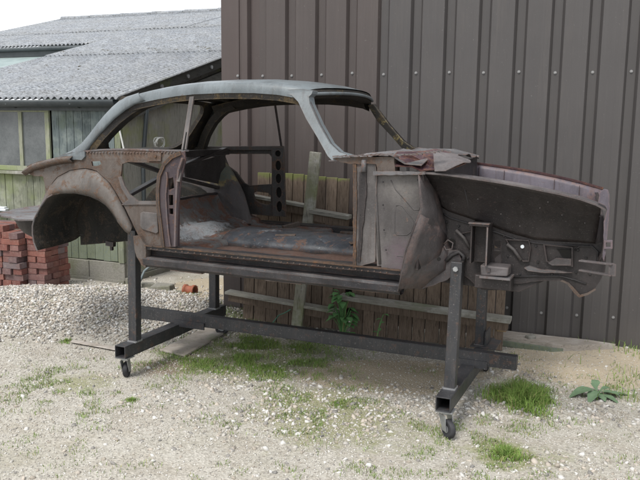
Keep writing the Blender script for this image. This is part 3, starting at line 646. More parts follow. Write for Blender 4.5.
for xx in (xL-.015, xL-.105):
    if xx < xL-.02: MB().hexa([(xx, 0, .0), (xx+.085, 0, .0), (xx+.085, .02, .0), (xx, .02, .0), (xx, .03, .42), (xx+.085, .03, .42), (xx+.085, .05, .42), (xx, .05, .42)]).build('board', M['fence'], tA)
HC = Frame(WALL.wld(0, -.34, 0), .345)
bL = HC.sy(352, 340).x; bR = HC.sy(503, 340).x
tB = panel('longer brown fence panel with a pale rail, standing behind the front half of the dolly', HC, bL-.02, bR, .0, 1.13, .098, None, .10, .0)
rail(tB, HC, (343, 292.5), (512, 316), -.005, .11, .032); rail(tB, HC, (314, 208), (352, 214.5), .05, .11, .03)
q = HC.sy(502, 325, .03); MB().box(q.x-.03, q.x+.035, -.03, .04, q.z-.035, q.z+.04).build('rail_end', M['rail_end'], tB, bevel=.003)
pt = HB.sy(317, 152, -.03); pb = HB.sy(295, 326, -.12)
o = MB().bar((pb.x, -.09, -.01), (pt.x, -.06, pt.z), .085, .035, (0, 1, 0)).build('fence_post', M['mosspost'], None, bevel=.004)
o.location = HB.o; o.rotation_euler = (0, 0, -HB.hd); tag(o, 'pale mossy wooden post leaning upright between the two fence panels', 'post')
bl = gz(247, 300)
tag(MB().box(-.09, .09, -.05, .05, 0, .21).build('pale_block', M['plank'], None, bevel=.006), 'pale wooden block standing at the left end of the fence panels', 'block')
bpy.data.objects['pale_block'].location = (gz(250, 304).x-.06, gz(250, 304).y+.15, 0); bpy.data.objects['pale_block'].rotation_euler = (0, 0, -.33)

# ------------------------------------------------------------------ things on the ground
def plank(label, quad, th, mat, name='plank', ends=None):
    P = [gz(*q, 0) for q in quad]; c = sum(P, Vector())/4; c.z = 0
    mb = MB().hexa([(p.x-c.x, p.y-c.y, .004) for p in P] + [(p.x-c.x, p.y-c.y, th) for p in P])
    o = mb.build(name, M[mat], None, bevel=.004); o.location = c; return tag(o, label, 'plank')
def split_plank():
    t = thing('split_plank', 'broken grey plank lying along the foot of the cladding, split at its right end', 'plank', WALL)
    z = .055; x0 = 1.86; x1 = 2.62
    top = [(x0, -.21), (2.40, -.29), (2.47, -.262), (2.52, -.255), (2.56, -.225), (2.62, -.20), (2.70, -.165), (2.77, -.13), (2.60, -.085), (2.3, -.075), (x0, -.03)]
    mb = sheet([top], lambda x, y: Vector((x, y, .012)), (0, 0, z), step=.05, rag=.003); fix_normals(mb.build('board', M['plank'], t))
    mb = sheet([[(x0, -.235), (2.34, -.315), (2.42, -.285), (2.3, -.27), (x0, -.205)]], lambda x, y: Vector((x, y, .006)), (0, 0, .035), step=.1, rag=.002); fix_normals(mb.build('lower_board', M['shedblue'], t))
split_plank()
plank('long pale board lying on the ground under the left end of the dolly', [(160, 352), (185, 358), (252, 318), (236, 314)], .02, 'plank', 'ground_board')
plank('thin grey strip lying on gravel left of the left castor', [(70, 343), (125, 353), (126, 350), (74, 341)], .012, 'plank', 'timber_strip')
plank('pale concrete path edge running behind the dolly', [(139, 303), (338, 331), (345, 310), (139, 288)], .02, 'slab', 'concrete_slab')
def rubble(px, py, s, label, rz=.3):
    c = gz(px, py); o = MB().box(-s[0]/2, s[0]/2, -s[1]/2, s[1]/2, 0, s[2], .012).build('stone_block', M['block'], None, bevel=.01); o.location = c; o.rotation_euler = (0, 0, rz); tag(o, label, 'block')
rubble(163, 291, (.20, .14, .065), 'mossy broken concrete block beside the left dolly post', -.2)
rubble(148, 288, (.13, .1, .05), 'smaller grey stone against the shed corner')
rubble(529, 347, (.06, .05, .09), 'small pale stone lying on the split plank by the cladding')
def clay():
    c = gz(190, 297); mb = MB(); r = .05; prof = [(-.055, r*1.12), (-.035, r*1.12), (-.033, r*.86), (.03, r*.86), (.032, r*1.1), (.055, r*1.1), (.055, r*.9), (-.055, r*.9)]
    n = 20; mb.grid([[(x, q*math.cos(2*PI*j/n), q*math.sin(2*PI*j/n)+r*1.12) for j in range(n)] for x, q in prof+[prof[0]]], close=True)
    o = mb.build('clay_pipe', M['clay'], None, smooth=30); o.location = (c.x, c.y, .005); o.rotation_euler = (0, 0, -.35); tag(o, 'short red clay pipe collar lying on sand under the car', 'pipe')
clay()
h0 = gz(140, 290); tag(MB().tube([(h0.x-.02, h0.y+.0, .01), (h0.x-.0, h0.y, .08), (h0.x+.04, h0.y+.03, .18), (h0.x+.14, h0.y+.06, .27), (h0.x+.3, h0.y+.15, .30)], .012, 7).build('hose', M['hose'], None, smooth=True), 'grey hose curving up from the ground beside the left dolly post', 'hose')
s0 = HB.wld(HB.sy(272, 318, -.06).x, -.08, .02); s1 = HB.wld(HB.sy(292, 300, -.08).x, -.11, .17)
tag(MB().tube([s0, s0.lerp(s1, .4)+Vector((0, 0, .03)), s0.lerp(s1, .7)+Vector((0, 0, .01)), s1], .004, 5).build('green_string', M['hosegreen'], None), 'thin green string hanging on the left fence panel', 'string')

def leaf(mb, base, dirv, L, W, droop=.4, fold=.15):
    d = Vector(dirv).normalized(); s = d.cross(Vector((0, 0, 1))); s = s.normalized() if s.length > .01 else Vector((1, 0, 0)); u = s.cross(d)
    ws = [.12, .55, .95, 1, .8, .45, .05]; rows = []
    for i, w_ in enumerate(ws):
        t = i/(len(ws)-1); c = Vector(base)+d*L*t+Vector((0, 0, -droop*L*t*t)); ww = W/2*w_*random.uniform(.9, 1.1)
        rows.append([c-s*ww+u*fold*ww, c-s*ww*.5+u*fold*.2*ww, c, c+s*ww*.5+u*fold*.2*ww, c+s*ww+u*fold*ww])
    mb.grid(rows)
def leafy(name, label, loc, specs, mat):
    t = thing(name, label, 'plant', None, loc)
    for (st, d, L, W, dr) in specs:
        m = MB(); leaf(m, st, d, L, W, dr); m.build('leaf', M[mat], t, smooth=True)
    m = MB()
    for (st, d, L, W, dr) in specs: m.tube([(0, 0, 0), (st[0]*.5, st[1]*.5, st[2]*.7), st], .003, 5)
    m.build('stem', M['leaf'], t); return t
c = gz(597, 396)
leafy('dock_plant', 'broad leaved dock plant spreading on the gravel at the right', (c.x, c.y, .0), [((-.02, 0, .04), (-1, -.2, .25), .17, .085, .5), ((-.01, -.02, .04), (-.8, -.9, .1), .12, .07, .5), ((.01, -.01, .03), (.9, -.3, .35), .14, .05, .5), ((.02, .01, .03), (.9, .3, .6), .12, .045, .6), ((.0, .02, .04), (.1, .6, .8), .13, .05, .6), ((.02, -.02, .02), (.6, -.9, .1), .12, .05, .3), ((0, 0, .03), (-.3, .5, .9), .10, .04, .5), ((.03, 0, .02), (1, .05, .1), .17, .045, .2), ((.0, -.02, .02), (.1, -1, .15), .09, .05, .3)], 'dock')
c = HB.wld(HB.sy(343, 322, -.15).x, -.16, 0)
sp = []
for i in range(46):
    a = random.uniform(0, 2*PI); z = random.uniform(.04, .36); r = .10*(1-.4*z/.36); sp.append(((r*math.cos(a)*.8, r*math.sin(a)*.4, z), (math.cos(a), math.sin(a)-.5, random.uniform(0, .4)), random.uniform(.05, .085), random.uniform(.032, .055), .5))
leafy('nettle_plant', 'bright green leafy weed growing in the gap between the fence panels', c, sp, 'leaf')
c = HB.wld(HB.sy(377, 328, -.2).x, -.22, 0)
leafy('nettle_plant', 'thin green seedling in front of the longer fence panel', c, [((.0+.01*i, 0, .05+.035*i), (math.cos(i*2.4), math.sin(i*2.4)-.3, .4), .055, .025, .4) for i in range(6)], 'leaf')

# ------------------------------------------------------------------ steel dolly
def hollow(mb, a, b, w_, h_, th=.006, up=(0, 0, 1)):
    a = Vector(a); b = Vector(b); d = (b-a).normalized(); s = d.cross(Vector(up)).normalized(); u = s.cross(d)
    for (cs_, cu, ww, hh) in ((0, h_/2-th/2, w_, th), (0, -h_/2+th/2, w_, th), (w_/2-th/2, 0, th, h_-2*th), (-w_/2+th/2, 0, th, h_-2*th)):
        o = s*cs_+u*cu; mb.bar(a+o, b+o, ww, hh, up)
    return mb
def dolly():
    t = thing('steel_dolly', 'dark welded square tube dolly on castors carrying the car shell', 'dolly', CAR)
    zb, T, L, W = .1424, .079, 2.033, 1.20; zt = zb+T
    for x in (.04, L+.04):
        hollow(MB(), (x, 0, zb+T/2), (x, W, zb+T/2), T, T).build('base_beam', M['steel'], t, bevel=.002)
        MB().bar((x, .012, zb+T/2), (x, W-.012, zb+T/2), .004, .066).build('weld_seam', M['holeblack'], t) if False else None
    def post(x0, x1, n, ztop, w_=.058):
        p = MB().bar((x0, n, zt+.0005), (x1, n, ztop), w_, w_, (0, 1, 0)).build('post', M['steel'], t, bevel=.004)
        wd = MB()
        for dx, dy, lx, ly in ((0, -.031, .064, .008), (0, .031, .064, .008), (-.031, 0, .008, .056), (.031, 0, .008, .056)): wd.box(x0+dx-lx/2, x0+dx+lx/2, n+dy-ly/2, n+dy+ly/2, zt-.002, zt+.008, .001)
        wd.build('weld', M['weld'], p); return p
    post(.055, .072, .13, .93); p = post(L+.038, L+.052, .155, .90)
    bt = MB().tube([(L+.05, .1255, .865), (L+.05, .112, .865)], .014, 6).build('bolt', M['zinc'], p)
    post(.055, .06, 1.07, .80); p = post(L+.02, L+.02, 1.0, .80)
    MB().box(L-.03, L+.13, .93, 1.14, zt+.001, zt+.008).box(L+.055, L+.065, .95, 1.10, zt+.009, zt+.10).build('foot_plate', M['steel'], t, bevel=.001)
    # long rail on top of the beams
    hollow(MB(), (-.33, .612, zt+.001+T/2), (2.341, .612, zt+.001+T/2), .052, T, .004).build('rail', M['steel'], t, bevel=.002)
    MB().box(-.328, -.318, .59, .634, zt+.008, zt+T-.006).box(2.322, 2.338, .588, .636, zt+.006, zt+T-.004).build('rail_end_cap', M['steel'], t)
    for xc in (.16, 2.06):
        MB().box(xc-.12, xc+.12, .575, .585, zt-.016, zt+.03).build('cleat', M['steel'], t, bevel=.001)
    # castors
    def castor(x, n, rz):
        m = MB().box(x-.045, x+.045, n-.04, n+.04, zb-.008, zb-.0005); m.tube([(x, n, zb-.009), (x, n, zb-.022)], .022, 10)
        o = m.build('castor', M['zinc'], t, bevel=.001)
        c, s = math.cos(rz), math.sin(rz); R = lambda a, b, z: (x+a*c-b*s, n+a*s+b*c, z)
        f = MB()
        for sd_ in (-.022, .022):
            f.hexa([R(.01, sd_-.002, .04), R(.045, sd_-.002, .04), R(.045, sd_+.002, .04), R(.01, sd_+.002, .04), R(-.03, sd_-.002, zb-.023), R(.03, sd_-.002, zb-.023), R(.03, sd_+.002, zb-.023), R(-.03, sd_+.002, zb-.023)])
        f.build('fork', M['zinc'], o)
        wh = MB(); prof = [(-.015, .044), (-.010, .050), (.010, .050), (.015, .044), (.015, .02), (-.015, .02)]; q = 20
        wh.grid([[R(.032+r*math.cos(2*PI*j/q), a, .05+r*math.sin(2*PI*j/q)) for j in range(q)] for a, r in prof+[prof[0]]], close=True)
        wh.build('wheel', M['rubber'], o, smooth=30)
        MB().tube([R(.032, -.017, .05), R(.032, .017, .05)], .0195, 12).build('hub', M['zinc'], o)
    castor(.04, .045, 1.95); castor(L+.045, .045, -.75); castor(.04, W-.06, .4); castor(L+.04, W-.06, 2.)
dolly()

# ------------------------------------------------------------------ car shell
NC = .69                                     # centre plane of the car
def NF(p): z = p.z; return .02 + max(0, min(1, (z-1.40)/.36))*.155       # near body side leans in above the belt
def near(px, py): return CAR.fn(px, py, NF)
def atn(n): return lambda px, py: CAR.sy(px, py, n)
def mir(p): return Vector((p[0], 2*NC-p[1], p[2]))
def mirror_mb(m):
    r = MB(); r.v = [tuple(mir(Vector(v))) for v in m.v]; r.f = [f[::-1] for f in m.f]; return r
car = thing('car_shell', 'stripped rusty coupe body shell with grey primed roof, held up on the steel dolly', 'car shell', CAR)
def part(mb, name, mat, parent=None, both=False, matfar=None, smooth=False, bevel=0, label=None, solid=0):
    o = fix_normals(mb.build(name, M[mat], parent or car, smooth=smooth, bevel=bevel, label=label, solid=solid))
    if both: return o, fix_normals(mirror_mb(mb).build(name, M[matfar or mat], car, smooth=smooth, bevel=bevel, solid=solid))
    return o
def interp(xs, ys, x):
    return float(np.interp(x, xs, ys))
# --- roof skin
RX = [-.10, .02, .14, .26, .38, .50, .70, .90, 1.05, 1.15, 1.20]
RZ = [1.690, 1.738, 1.764, 1.785, 1.801, 1.811, 1.8175, 1.8155, 1.805, 1.789, 1.770]
RN = [.150, .163, .172, .177, .18, .18, .18, .18, .18, .18, .185]
def roof():
    rows = []
    secn = [(-.027, -.062), (-.027, -.045), (-.021, -.022), (-.011, -.006), (0, .0), (.06, .012), (.14, .022), (.26, .030), (.38, .034), (.51, .036)]
    for k, (x, z, n) in enumerate(zip(RX, RZ, RN)):
        half = [(n+a, z+b*(1.0)) for a, b in secn]; sc = (NC-n)/.51
        half = [(n+a*sc if a > 0 else n+a, zz) for (a, _), (_, zz) in zip(secn, half)]
        row = []
        for (nn, zz) in half: 
            bow = .10*(1-((nn-NC)/.56)**2) if x > 1.1 else 0
            fac = (x-1.1)/.10 if x > 1.1 else 0
            row.append(Vector((x+bow*fac*1., nn, zz-.010*fac*(1-((nn-NC)/.56)**2))))
        row += [mir(p) for p in row[:-1]][::-1]
        rows.append(row)
    nr = len(rows[0])
    for j in range(nr):      # the near and far edges stop where the pillars start
        e_ = min(j, nr-1-j); f_ = 1 if e_ < 6 else (.85 if e_ == 6 else (.6 if e_ == 7 else (.3 if e_ == 8 else 0))); rows[0][j] = rows[0][j].lerp(rows[1][j]+Vector((-.003, 0, -.001)), f_)
    fine = []
    for i in range(len(rows)-1):
        for t in (0, .5): fine.append([a.lerp(b, t) for a, b in zip(rows[i], rows[i+1])])
    fine.append(rows[-1])
    o = part(MB().grid(fine), 'roof', 'primer', smooth=True, label='blue grey primed roof skin'); return fine
ROOF = roof()
inner = [[p + Vector((0, 0, -.016)) for p in r[4:-4]] for r in ROOF[1:-1]]
part(MB().grid(inner), 'roof_lining', 'roof_in', smooth=True, label='dark flaking underside of the roof')
rb = MB()
for x in (.15, .62, 1.0):
    pts = [Vector((x, nn, interp(RX, RZ, x)-.028+.03*(1-((nn-NC)/.52)**2))) for nn in np.linspace(.2, 1.18, 9)]
    for a, b in zip(pts, pts[1:]): rb.bar(a, b, .045, .018)
part(rb, 'roof_rib', 'roof_in')
# cant rails under the roof edge, the return's shadow put into their dark colour
def cant():
    m = MB(); rows = []
    for x, z, n in zip(RX[1:], RZ[1:], RN[1:]):
        rows.append([(x, n-.024, z-.0605), (x, n-.020, z-.088), (x, n-.02, z-.094), (x, n+.06, z-.075), (x, n+.10, z-.03), (x, n+.02, z-.03)])
    m.grid(rows, close=True); part(m, 'cant_rail', 'roof_in', both=True, smooth=False)
cant()
# header over the windscreen
hd_ = MB(); rows = []
for nn in np.linspace(.16, 1.22, 15):
    k = 1-((nn-NC)/.56)**2; x = 1.20+.095*k; z = 1.772+.024*k
    rows.append([(x-.0, nn, z-.006), (x+.008, nn, z-.022), (x-.004, nn, z-.045), (x-.055, nn, z-.058), (x-.10, nn, z-.035), (x-.09, nn, z-.014)])
hd_.grid(rows, close=True); part(hd_, 'windscreen_header', 'roof_in', smooth=40)
# --- A pillars
pa = [[(288, 89.8), (286, 93.6), (293, 95.2), (299.5, 102), (307.5, 119), (319, 138), (329, 156), (333, 160), (352, 160), (352, 155.5), (340, 152), (331, 143.5), (320, 124), (311, 104), (310, 97), (313, 94), (314, 91), (304, 89)]]
part(sheet(pa, lambda x, y: near(x, y)+Vector((0, -.017, 0)), (0.005, .06, 0), 5), 'front_pillar', 'primer', bevel=.003, label='blue grey front windscreen pillar')
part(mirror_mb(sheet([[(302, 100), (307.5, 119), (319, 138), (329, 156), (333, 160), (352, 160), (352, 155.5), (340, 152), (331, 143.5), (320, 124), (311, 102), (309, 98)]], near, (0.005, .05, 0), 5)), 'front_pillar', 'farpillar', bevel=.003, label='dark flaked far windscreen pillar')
part(MB().tube([(1.20+.098*(1-((nn-NC)/.56)**2)+.008, nn, 1.772+.024*(1-((nn-NC)/.56)**2)-.030) for nn in np.linspace(.17, 1.21, 17)], .010, 6), 'screen_surround', 'primer', smooth=True)
part(sheet([[(309, 97), (312, 104), (321, 124), (332, 143.5), (341, 152), (352, 155.5), (352, 158), (339, 154.5), (329.5, 146), (318.5, 126), (309.5, 106)]], lambda x, y: near(x, y)+Vector((0, -.004, 0)), (0, .004, 0), 5), 'screen_channel', 'dark', both=True, matfar='dark')
# --- C pillars: outer band
def cpillar():
    up = [(139, 92.7), (127, 96.5), (119, 101), (112, 107), (104, 115.5), (97, 124), (89, 134.5), (81, 144), (72, 150.5), (60, 156)]
    lo = [(148, 102.2), (136, 106.5), (127, 112), (115, 121), (107, 128.5), (99, 136.5), (94.5, 142), (90, 148), (87, 154), (84, 158.5)]
    m = MB(); rows = []; inn = []
    for u, l in zip(up, lo):
        U = near(*u); L_ = near(*l).lerp(U, .16); L_.y -= .012*max(0, min(1, (U.z-1.60)/.12)); kk = max(0, min(1, (U.z-1.60)/.12)); md = (U+L_)/2 + Vector((0, -.014-.012*kk, 0)); top = U+Vector((0, .012, 0)); I = U+Vector((.012, .10, .0)); J = L_+Vector((0, .012, 0)); K = L_+Vector((.01, .09, 0))
        rows.append([J, L_, (L_*.75+md*.25)+Vector((0, -.006, 0)), md, (U*.75+md*.25)+Vector((0, -.006, 0)), U, top, I])
        inn.append([J + Vector((0, .001, 0)), K, I-Vector((0, 0, .01)), I+Vector((.01, .02, -.03))])
    part(MB().grid(rows), 'rear_pillar', 'primer', both=True, matfar='primer', smooth=45, label='blue grey rear roof pillar')
    drk = []
    for u, l in zip(up, lo):
        L_ = near(*l).lerp(near(*u), .16); drk.append([L_+Vector((.0, .010, .003)), L_+Vector((.03, .020, -.022)), L_+Vector((.035, .085, -.022)), L_+Vector((0, .10, .01))])
    part(MB().grid(drk), 'pillar_lining', 'roof_in', both=True)  # dark colour carries the shadow of the underside return
cpillar()
# foot of the rear pillar
part(sheet([[(58, 157.5), (62, 155), (70, 153), (86, 151), (86, 156.5), (83, 160), (70, 159.5)]], lambda x, y: near(x, y)+Vector((0, -.012, 0)), (0, .07, 0), 4, .2), 'pillar_foot', 'primer', bevel=.003)
# --- rear window frame on its slanting plane, X from -.10 (top) to -.36 (bottom)
def rw(n, s): return Vector((-.03-.265*s, n, 1.735-.345*s+.012*(1-((n-NC)/.5)**2)))
def rr(n0, n1, s0, s1, r, rs):
    o = []
    for (cn, cs_, a0) in ((n1-r, s0+rs, -90), (n1-r*1.4, s1-rs*1.4, 0), (n0+r*1.4, s1-rs*1.4, 90), (n0+r, s0+rs, 180)):
        big = 1.4 if cs_ > .5 else 1
        for k in range(7): a = math.radians(a0+k*15); o.append((cn+r*big*math.cos(a), cs_+rs*big*math.sin(a)))
    return o
part(sheet([[(.17, -.02), (1.21, -.02), (1.30, 1.06), (.08, 1.06)], rr(.24, 1.13, .05, .96, .11, .24)], rw, (.03, 0, -.012), .2), 'rear_window_frame', 'roof_in', label='dark rear window surround')
# --- near quarter panel
quarter = [(26, 172.5), (27, 166), (38, 161.5), (60, 157.2), (84, 158), (86, 151.5), (110, 150), (150, 151), (184, 152), (183, 160), (176, 170), (170, 190), (170, 246.5), (143, 246), (139, 237), (131, 220), (124, 206), (117, 194), (110, 183), (97, 171), (85, 168), (70, 170), (57, 177), (50, 186), (45.5, 195), (44.5, 183), (43, 176.5), (34, 176)]
hole_s = [(91, 161.5), (100, 161), (101.5, 164), (97, 166), (92, 166)]
hole_m = [(122, 164), (128, 161.8), (146, 162.5), (163, 164), (163, 203), (137, 203), (130, 197), (124, 187), (120.5, 177)]
part(sheet([quarter, hole_s, hole_m], near, (0, .014, 0), 5, .22), 'rear_quarter_panel', 'brown', bevel=.0015, label='rusty brown inner quarter panel with cut away skin')
far_q = [p for p in quarter if p[0] < 300]
part(sheet([[(122, 205), (139, 204.5), (163, 204.5), (163, 201), (139, 201), (131, 195), (125, 185), (122, 176), (119, 177), (122, 188), (129, 199)]], lambda x, y: near(x, y)+Vector((0, -.008, 0)), (0, .012, 0), 4), 'panel_lip', 'grey', bevel=.002)
part(sheet([[(141, 213), (144, 211.5), (158, 213), (159, 232), (157, 233.5), (143, 229), (141, 226)]], lambda x, y: near(x, y)+Vector((0, -.010, 0)), (0, .012, 0), 4), 'pressed_plate', 'grey', bevel=.004)
part(sheet([[(148.5, 152.3), (162, 153), (162, 161), (149, 161)]], lambda x, y: near(x, y)+Vector((0, -.012, 0)), (0, .014, 0), 4), 'striker_plate', 'brown', bevel=.002)
q = near(157, 156); part(MB().tube([(q.x, q.y-.012, q.z), (q.x, q.y-.02, q.z)], .009, 8), 'stud', 'rustedge')
fl = MB(); pts = [near(x, y) for x, y in ((84, 152), (100, 150.5), (115, 150), (130, 150.2), (150, 150.8), (170, 151.2), (186, 151.5))]
for a, b in zip(pts, pts[1:]): fl.bar(a+Vector((0, .012, .004)), b+Vector((0, .012, .004)), .035, .010)
part(fl, 'belt_flange', 'crump')
# crumpled rear shoulder standing proud
sh = MB(); rws = []
for i, (x, y) in enumerate(((26, 171), (34, 166), (44, 163), (54, 160.5), (64, 158.5), (74, 158))):
    p = near(x, y); rws.append([p+Vector((0, -.005, -.028)), p+Vector((0, -.035+random.uniform(-.008, .008), -.006)), p+Vector((0, -.01, .010)), p+Vector((0, .05, .014+random.uniform(-.006, .006))), p+Vector((.01, .12, .004))])
part(MB().grid(rws), 'rear_shoulder', 'brown', smooth=True, solid=.004)
# --- wheel arch lip + tub
OUT = [(36, 217), (40, 206), (44.5, 195), (50, 184.5), (58, 175.5), (70, 169), (85, 167), (97, 170), (107, 178.5), (115, 190), (123, 204), (130, 219), (136, 231)]
INN = [(36.5, 216), (42, 205), (47.5, 198), (53, 194.8), (60, 193.3), (75, 193), (89, 196), (99, 200.3), (106, 205.5), (112, 212.5), (118, 223), (125, 231.5), (133, 237)]
def arch():
    rows = []
    for i in range(len(OUT)-1):
        for t in (0, .5):
            o_ = Vector(OUT[i]).lerp(Vector(OUT[i+1]), t); n_ = Vector(INN[i]).lerp(Vector(INN[i+1]), t)
            r = []
            for s, dn in ((0, .012), (.18, -.012), (.45, -.03), (.75, -.038), (1, -.03)):
                q = o_.lerp(n_, s); p = CAR.sy(q.x, q.y, .02+dn+random.uniform(-.0015, .0015)); r.append(p)
            rows.append(r)
    part(MB().grid(rows), 'wheel_arch', 'arch', both=False, smooth=True, solid=-.006, label='dusty bare steel wheel arch flare')
    m = MB(); 
    TB = [(37.5, 250.5), (34.5, 243), (33, 234), (33, 226), (35, 218), (41, 206.5), (47, 198), (53, 194.5), (60, 193), (75, 192.7), (89, 195.7), (99, 200), (106, 205), (112, 212), (116.5, 220.5)]
    P = [CAR.sy(x, y, -.012) for x, y in TB]; c = sum(P, Vector())/len(P)
    rows = []
    for k, n in enumerate((-.012, .08, .18, .27, .31, .33)):
        f = (1, .985, .965, .93, .88, .80)[k]; rows.append([Vector((c.x+(p.x-c.x)*f, n, c.z+(p.z-c.z)*f)) for p in P])
    m.grid(rows); tub = part(m, 'wheel_tub', 'darker', both=True, smooth=True, solid=-.005, label='black inside of the rear wheel well')
    bw = MB(); last = rows[-1]; zb = CAR.sy(60, 243, .33).z; zf = CAR.sy(112, 238, .33).z
    poly = [(p.x, p.z) for p in last if p.z > zb]; poly = [(poly[0][0], zb)] + poly + [(last[-1].x+.02, zf+.06), (last[-1].x+.01, zf+.02), (last[-1].x-.03, zf)]
    part(sheet([poly], lambda x, z: Vector((x, .329, z)), (0, .006, 0), .05, .002), 'inner_wheelhouse', 'darker', both=True)
    # light rim along the cut edge
    ed = MB(); ed.tube([p+Vector((0, -.003, 0)) for p in P[:8]], .0055, 6); part(ed, 'arch_edge', 'crump')
    # damper stub
    q = CAR.sy(107, 243, .25); part(MB().bar(q, q+Vector((.06, 0, -.005)), .03, .03).box(q.x+.03, q.x+.045, q.y-.01, q.y+.01, q.z-.045, q.z), 'bump_stop', 'dark')
    return P
arch()
# boot floor and spare wheel well
bf = [CAR.loc(gz(x, y, .945)) for x, y in ((-9, 215.5), (4, 211.5), (16, 209), (28, 207.3), (46, 205.5), (48, 214), (46, 221.5), (30, 220.5), (14, 219), (2, 217.5))]; bf = [(p.x, p.y) for p in bf]
part(sheet([bf], lambda x, y: Vector((x, y, .94+.004*math.sin(9*y)+.004*math.sin(17*x))), (0, 0, .010), .05, .010), 'boot_floor', 'crump', label='torn grey boot floor edge sticking out behind the wheel arch')
sw = MB(); rows = []
for k in range(7):
    a = k/6*PI/2; rows.append([(-1.02+.27*math.cos(a)**.7*math.cos(b), .62+.30*math.cos(a)**.7*math.sin(b), .936-.20*math.sin(a)) for b in np.linspace(0, 2*PI, 25)[:-1]])
part(MB().grid(rows, close=True), 'spare_wheel_well', 'dark', smooth=True)
# --- rear bulkhead braces
bb = MB(); 
def cxp(px, py, X=.05): return CAR.sx(px, py, X)
bb.bar((.05, .05, 1.375), (.05, .67, 1.215), .02, .05, (1, 0, 0)).bar((.05, .67, 1.215), (.05, 1.30, 1.085), .02, .05, (1, 0, 0)).bar((.035, .08, 1.13), (.035, .67, 1.29), .02, .045, (1, 0, 0)).bar((.035, .67, 1.29), (.035, 1.28, 1.40), .02, .045, (1, 0, 0))
part(bb, 'seat_brace', 'dark', bevel=.003)
part(MB().box(.02, .05, .06, 1.32, 1.355, 1.40).box(.03, .06, .06, 1.32, 1.05, 1.085), 'seat_bulkhead_rail', 'dark', bevel=.004)
part(sheet([[(.70, 1.30), (1.24, 1.36), (1.24, 1.13), (.72, 1.22)]], lambda x, z: Vector((.062, x, z)), (-.01, 0, 0), .1), 'bulkhead_plate', 'dark')
# rear seat pan and floor
rows = []
prof = [(.045, 1.085, 0), (.07, 1.05, 0), (.12, .97, 0), (.18, .915, 0), (.26, .895, .0), (.30, .885, 0), (.325, .855, 0), (.40, .85, .0), (.52, .853, .3), (.60, .85, 1), (.615, .835, 1), (.615, .78, 1)]
for nn in np.linspace(.06, 1.32, 30):
    hump = .03*math.exp(-((nn-NC)/.16)**2); w1 = .03*math.sin(nn*9+1)+.015*math.sin(nn*23)+.32*max(0, min(1, (nn-.80)/.12))-.12*max(0, min(1, (.5-nn)/.3))
    rows.append([(x+w1*f, nn, z+hump*(1 if x > .2 else 0)+.004*math.sin(nn*31+x*40)) for x, z, f in prof])
part(MB().grid(rows), 'rear_seat_pan', 'floor', smooth=35, solid=.004, label='grey rear seat pan with a pale crusty step')
part(MB().grid([[(x, nn, .832+.004*math.sin(x*13+nn*20)+.003*math.sin(x*31)) for nn in (.03, .1, .18, .26, .34, .42)] for x in np.linspace(.56, 1.80, 40)]), 'floor_pan', 'floorr', smooth=True, solid=-.004)
part(MB().box(.6, 1.80, .90, 1.34, .790, .800), 'far_floor', 'dark')
tn = MB(); rows = []
for x in np.linspace(.50, 1.86, 26):
    wv = 1+.05*math.sin(x*9)+.03*math.sin(x*23+1); rows.append([(x, NC-.02+.235*math.cos(a)*wv, .820+.088*wv*max(0, math.sin(a))**.75) for a in np.linspace(PI, 0, 15)])
part(MB().grid(rows), 'transmission_tunnel', 'tunnel', smooth=True, solid=.005, label='dark blue black transmission tunnel')
for a, b, w_, h_ in (((1.35, .50, .893), (1.52, .60, .905), .10, .006), ((.85, .52, .902), (.97, .56, .905), .05, .01), ((1.1, .98, .86), (1.4, 1.02, .86), .04, .05), ((.66, 1.0, .875), (.74, 1.1, .90), .03, .03)):
    part(MB().bar(a, b, w_, h_), 'torn_bracket', 'brown', bevel=.003)
# --- sills, both sides
def sill():
    rows = []
    X0, X1 = .235, 1.83
    sec = [(.0, .868), (.0, .842), (.055, .838), (.058, .800), (.002, .797), (-.008, .785), (-.008, .752), (.004, .737), (.06, .735), (.075, .765), (.10, .768), (.10, .868)]
    for x in np.linspace(X0, X1, 24):
        rows.append([(x, n+.002*math.sin(x*31+k), z-.006*(x-X0)+.0015*math.sin(x*19+k*2)) for k, (n, z) in enumerate(sec)])
    part(MB().grid(rows, close=True), 'sill', 'sillm', both=True, label='dark blue sill box with a rusty seam')
    ed = MB()
    for i in range(30):
        a = X0+.02+(X1-X0-.02)*i/30; b = X0+.02+(X1-X0-.02)*(i+1)/30+.003; z = .870-.006*(a-X0); r = random.uniform(-.003, .003); ed.hexa([(a, -.012+r, z-.006), (b, -.012+r, z-.007), (b, .03, z-.007), (a, .03, z-.006), (a, -.012+r, z), (b, -.012+r, z-.001), (b, .03, z), (a, .03, z)])
    part(ed, 'sill_flange', 'rustedge', label='orange rusty sill seam')
    for x, m_ in ((.42, 'rustedge'), (1.05, 'brown'), (1.5, 'brown')): part(MB().bar((x, .02, .731), (x+.22, .02, .730), .03, .006), 'sill_seam', 'brown')
sill()
part(sheet([[(133, 236), (139, 236), (146, 246), (145.5, 268), (141, 265), (136.5, 257), (134, 246)]], atn(-.004), (0, .05, 0), 4, .3), 'sill_end_bracket', 'brown', bevel=.002)
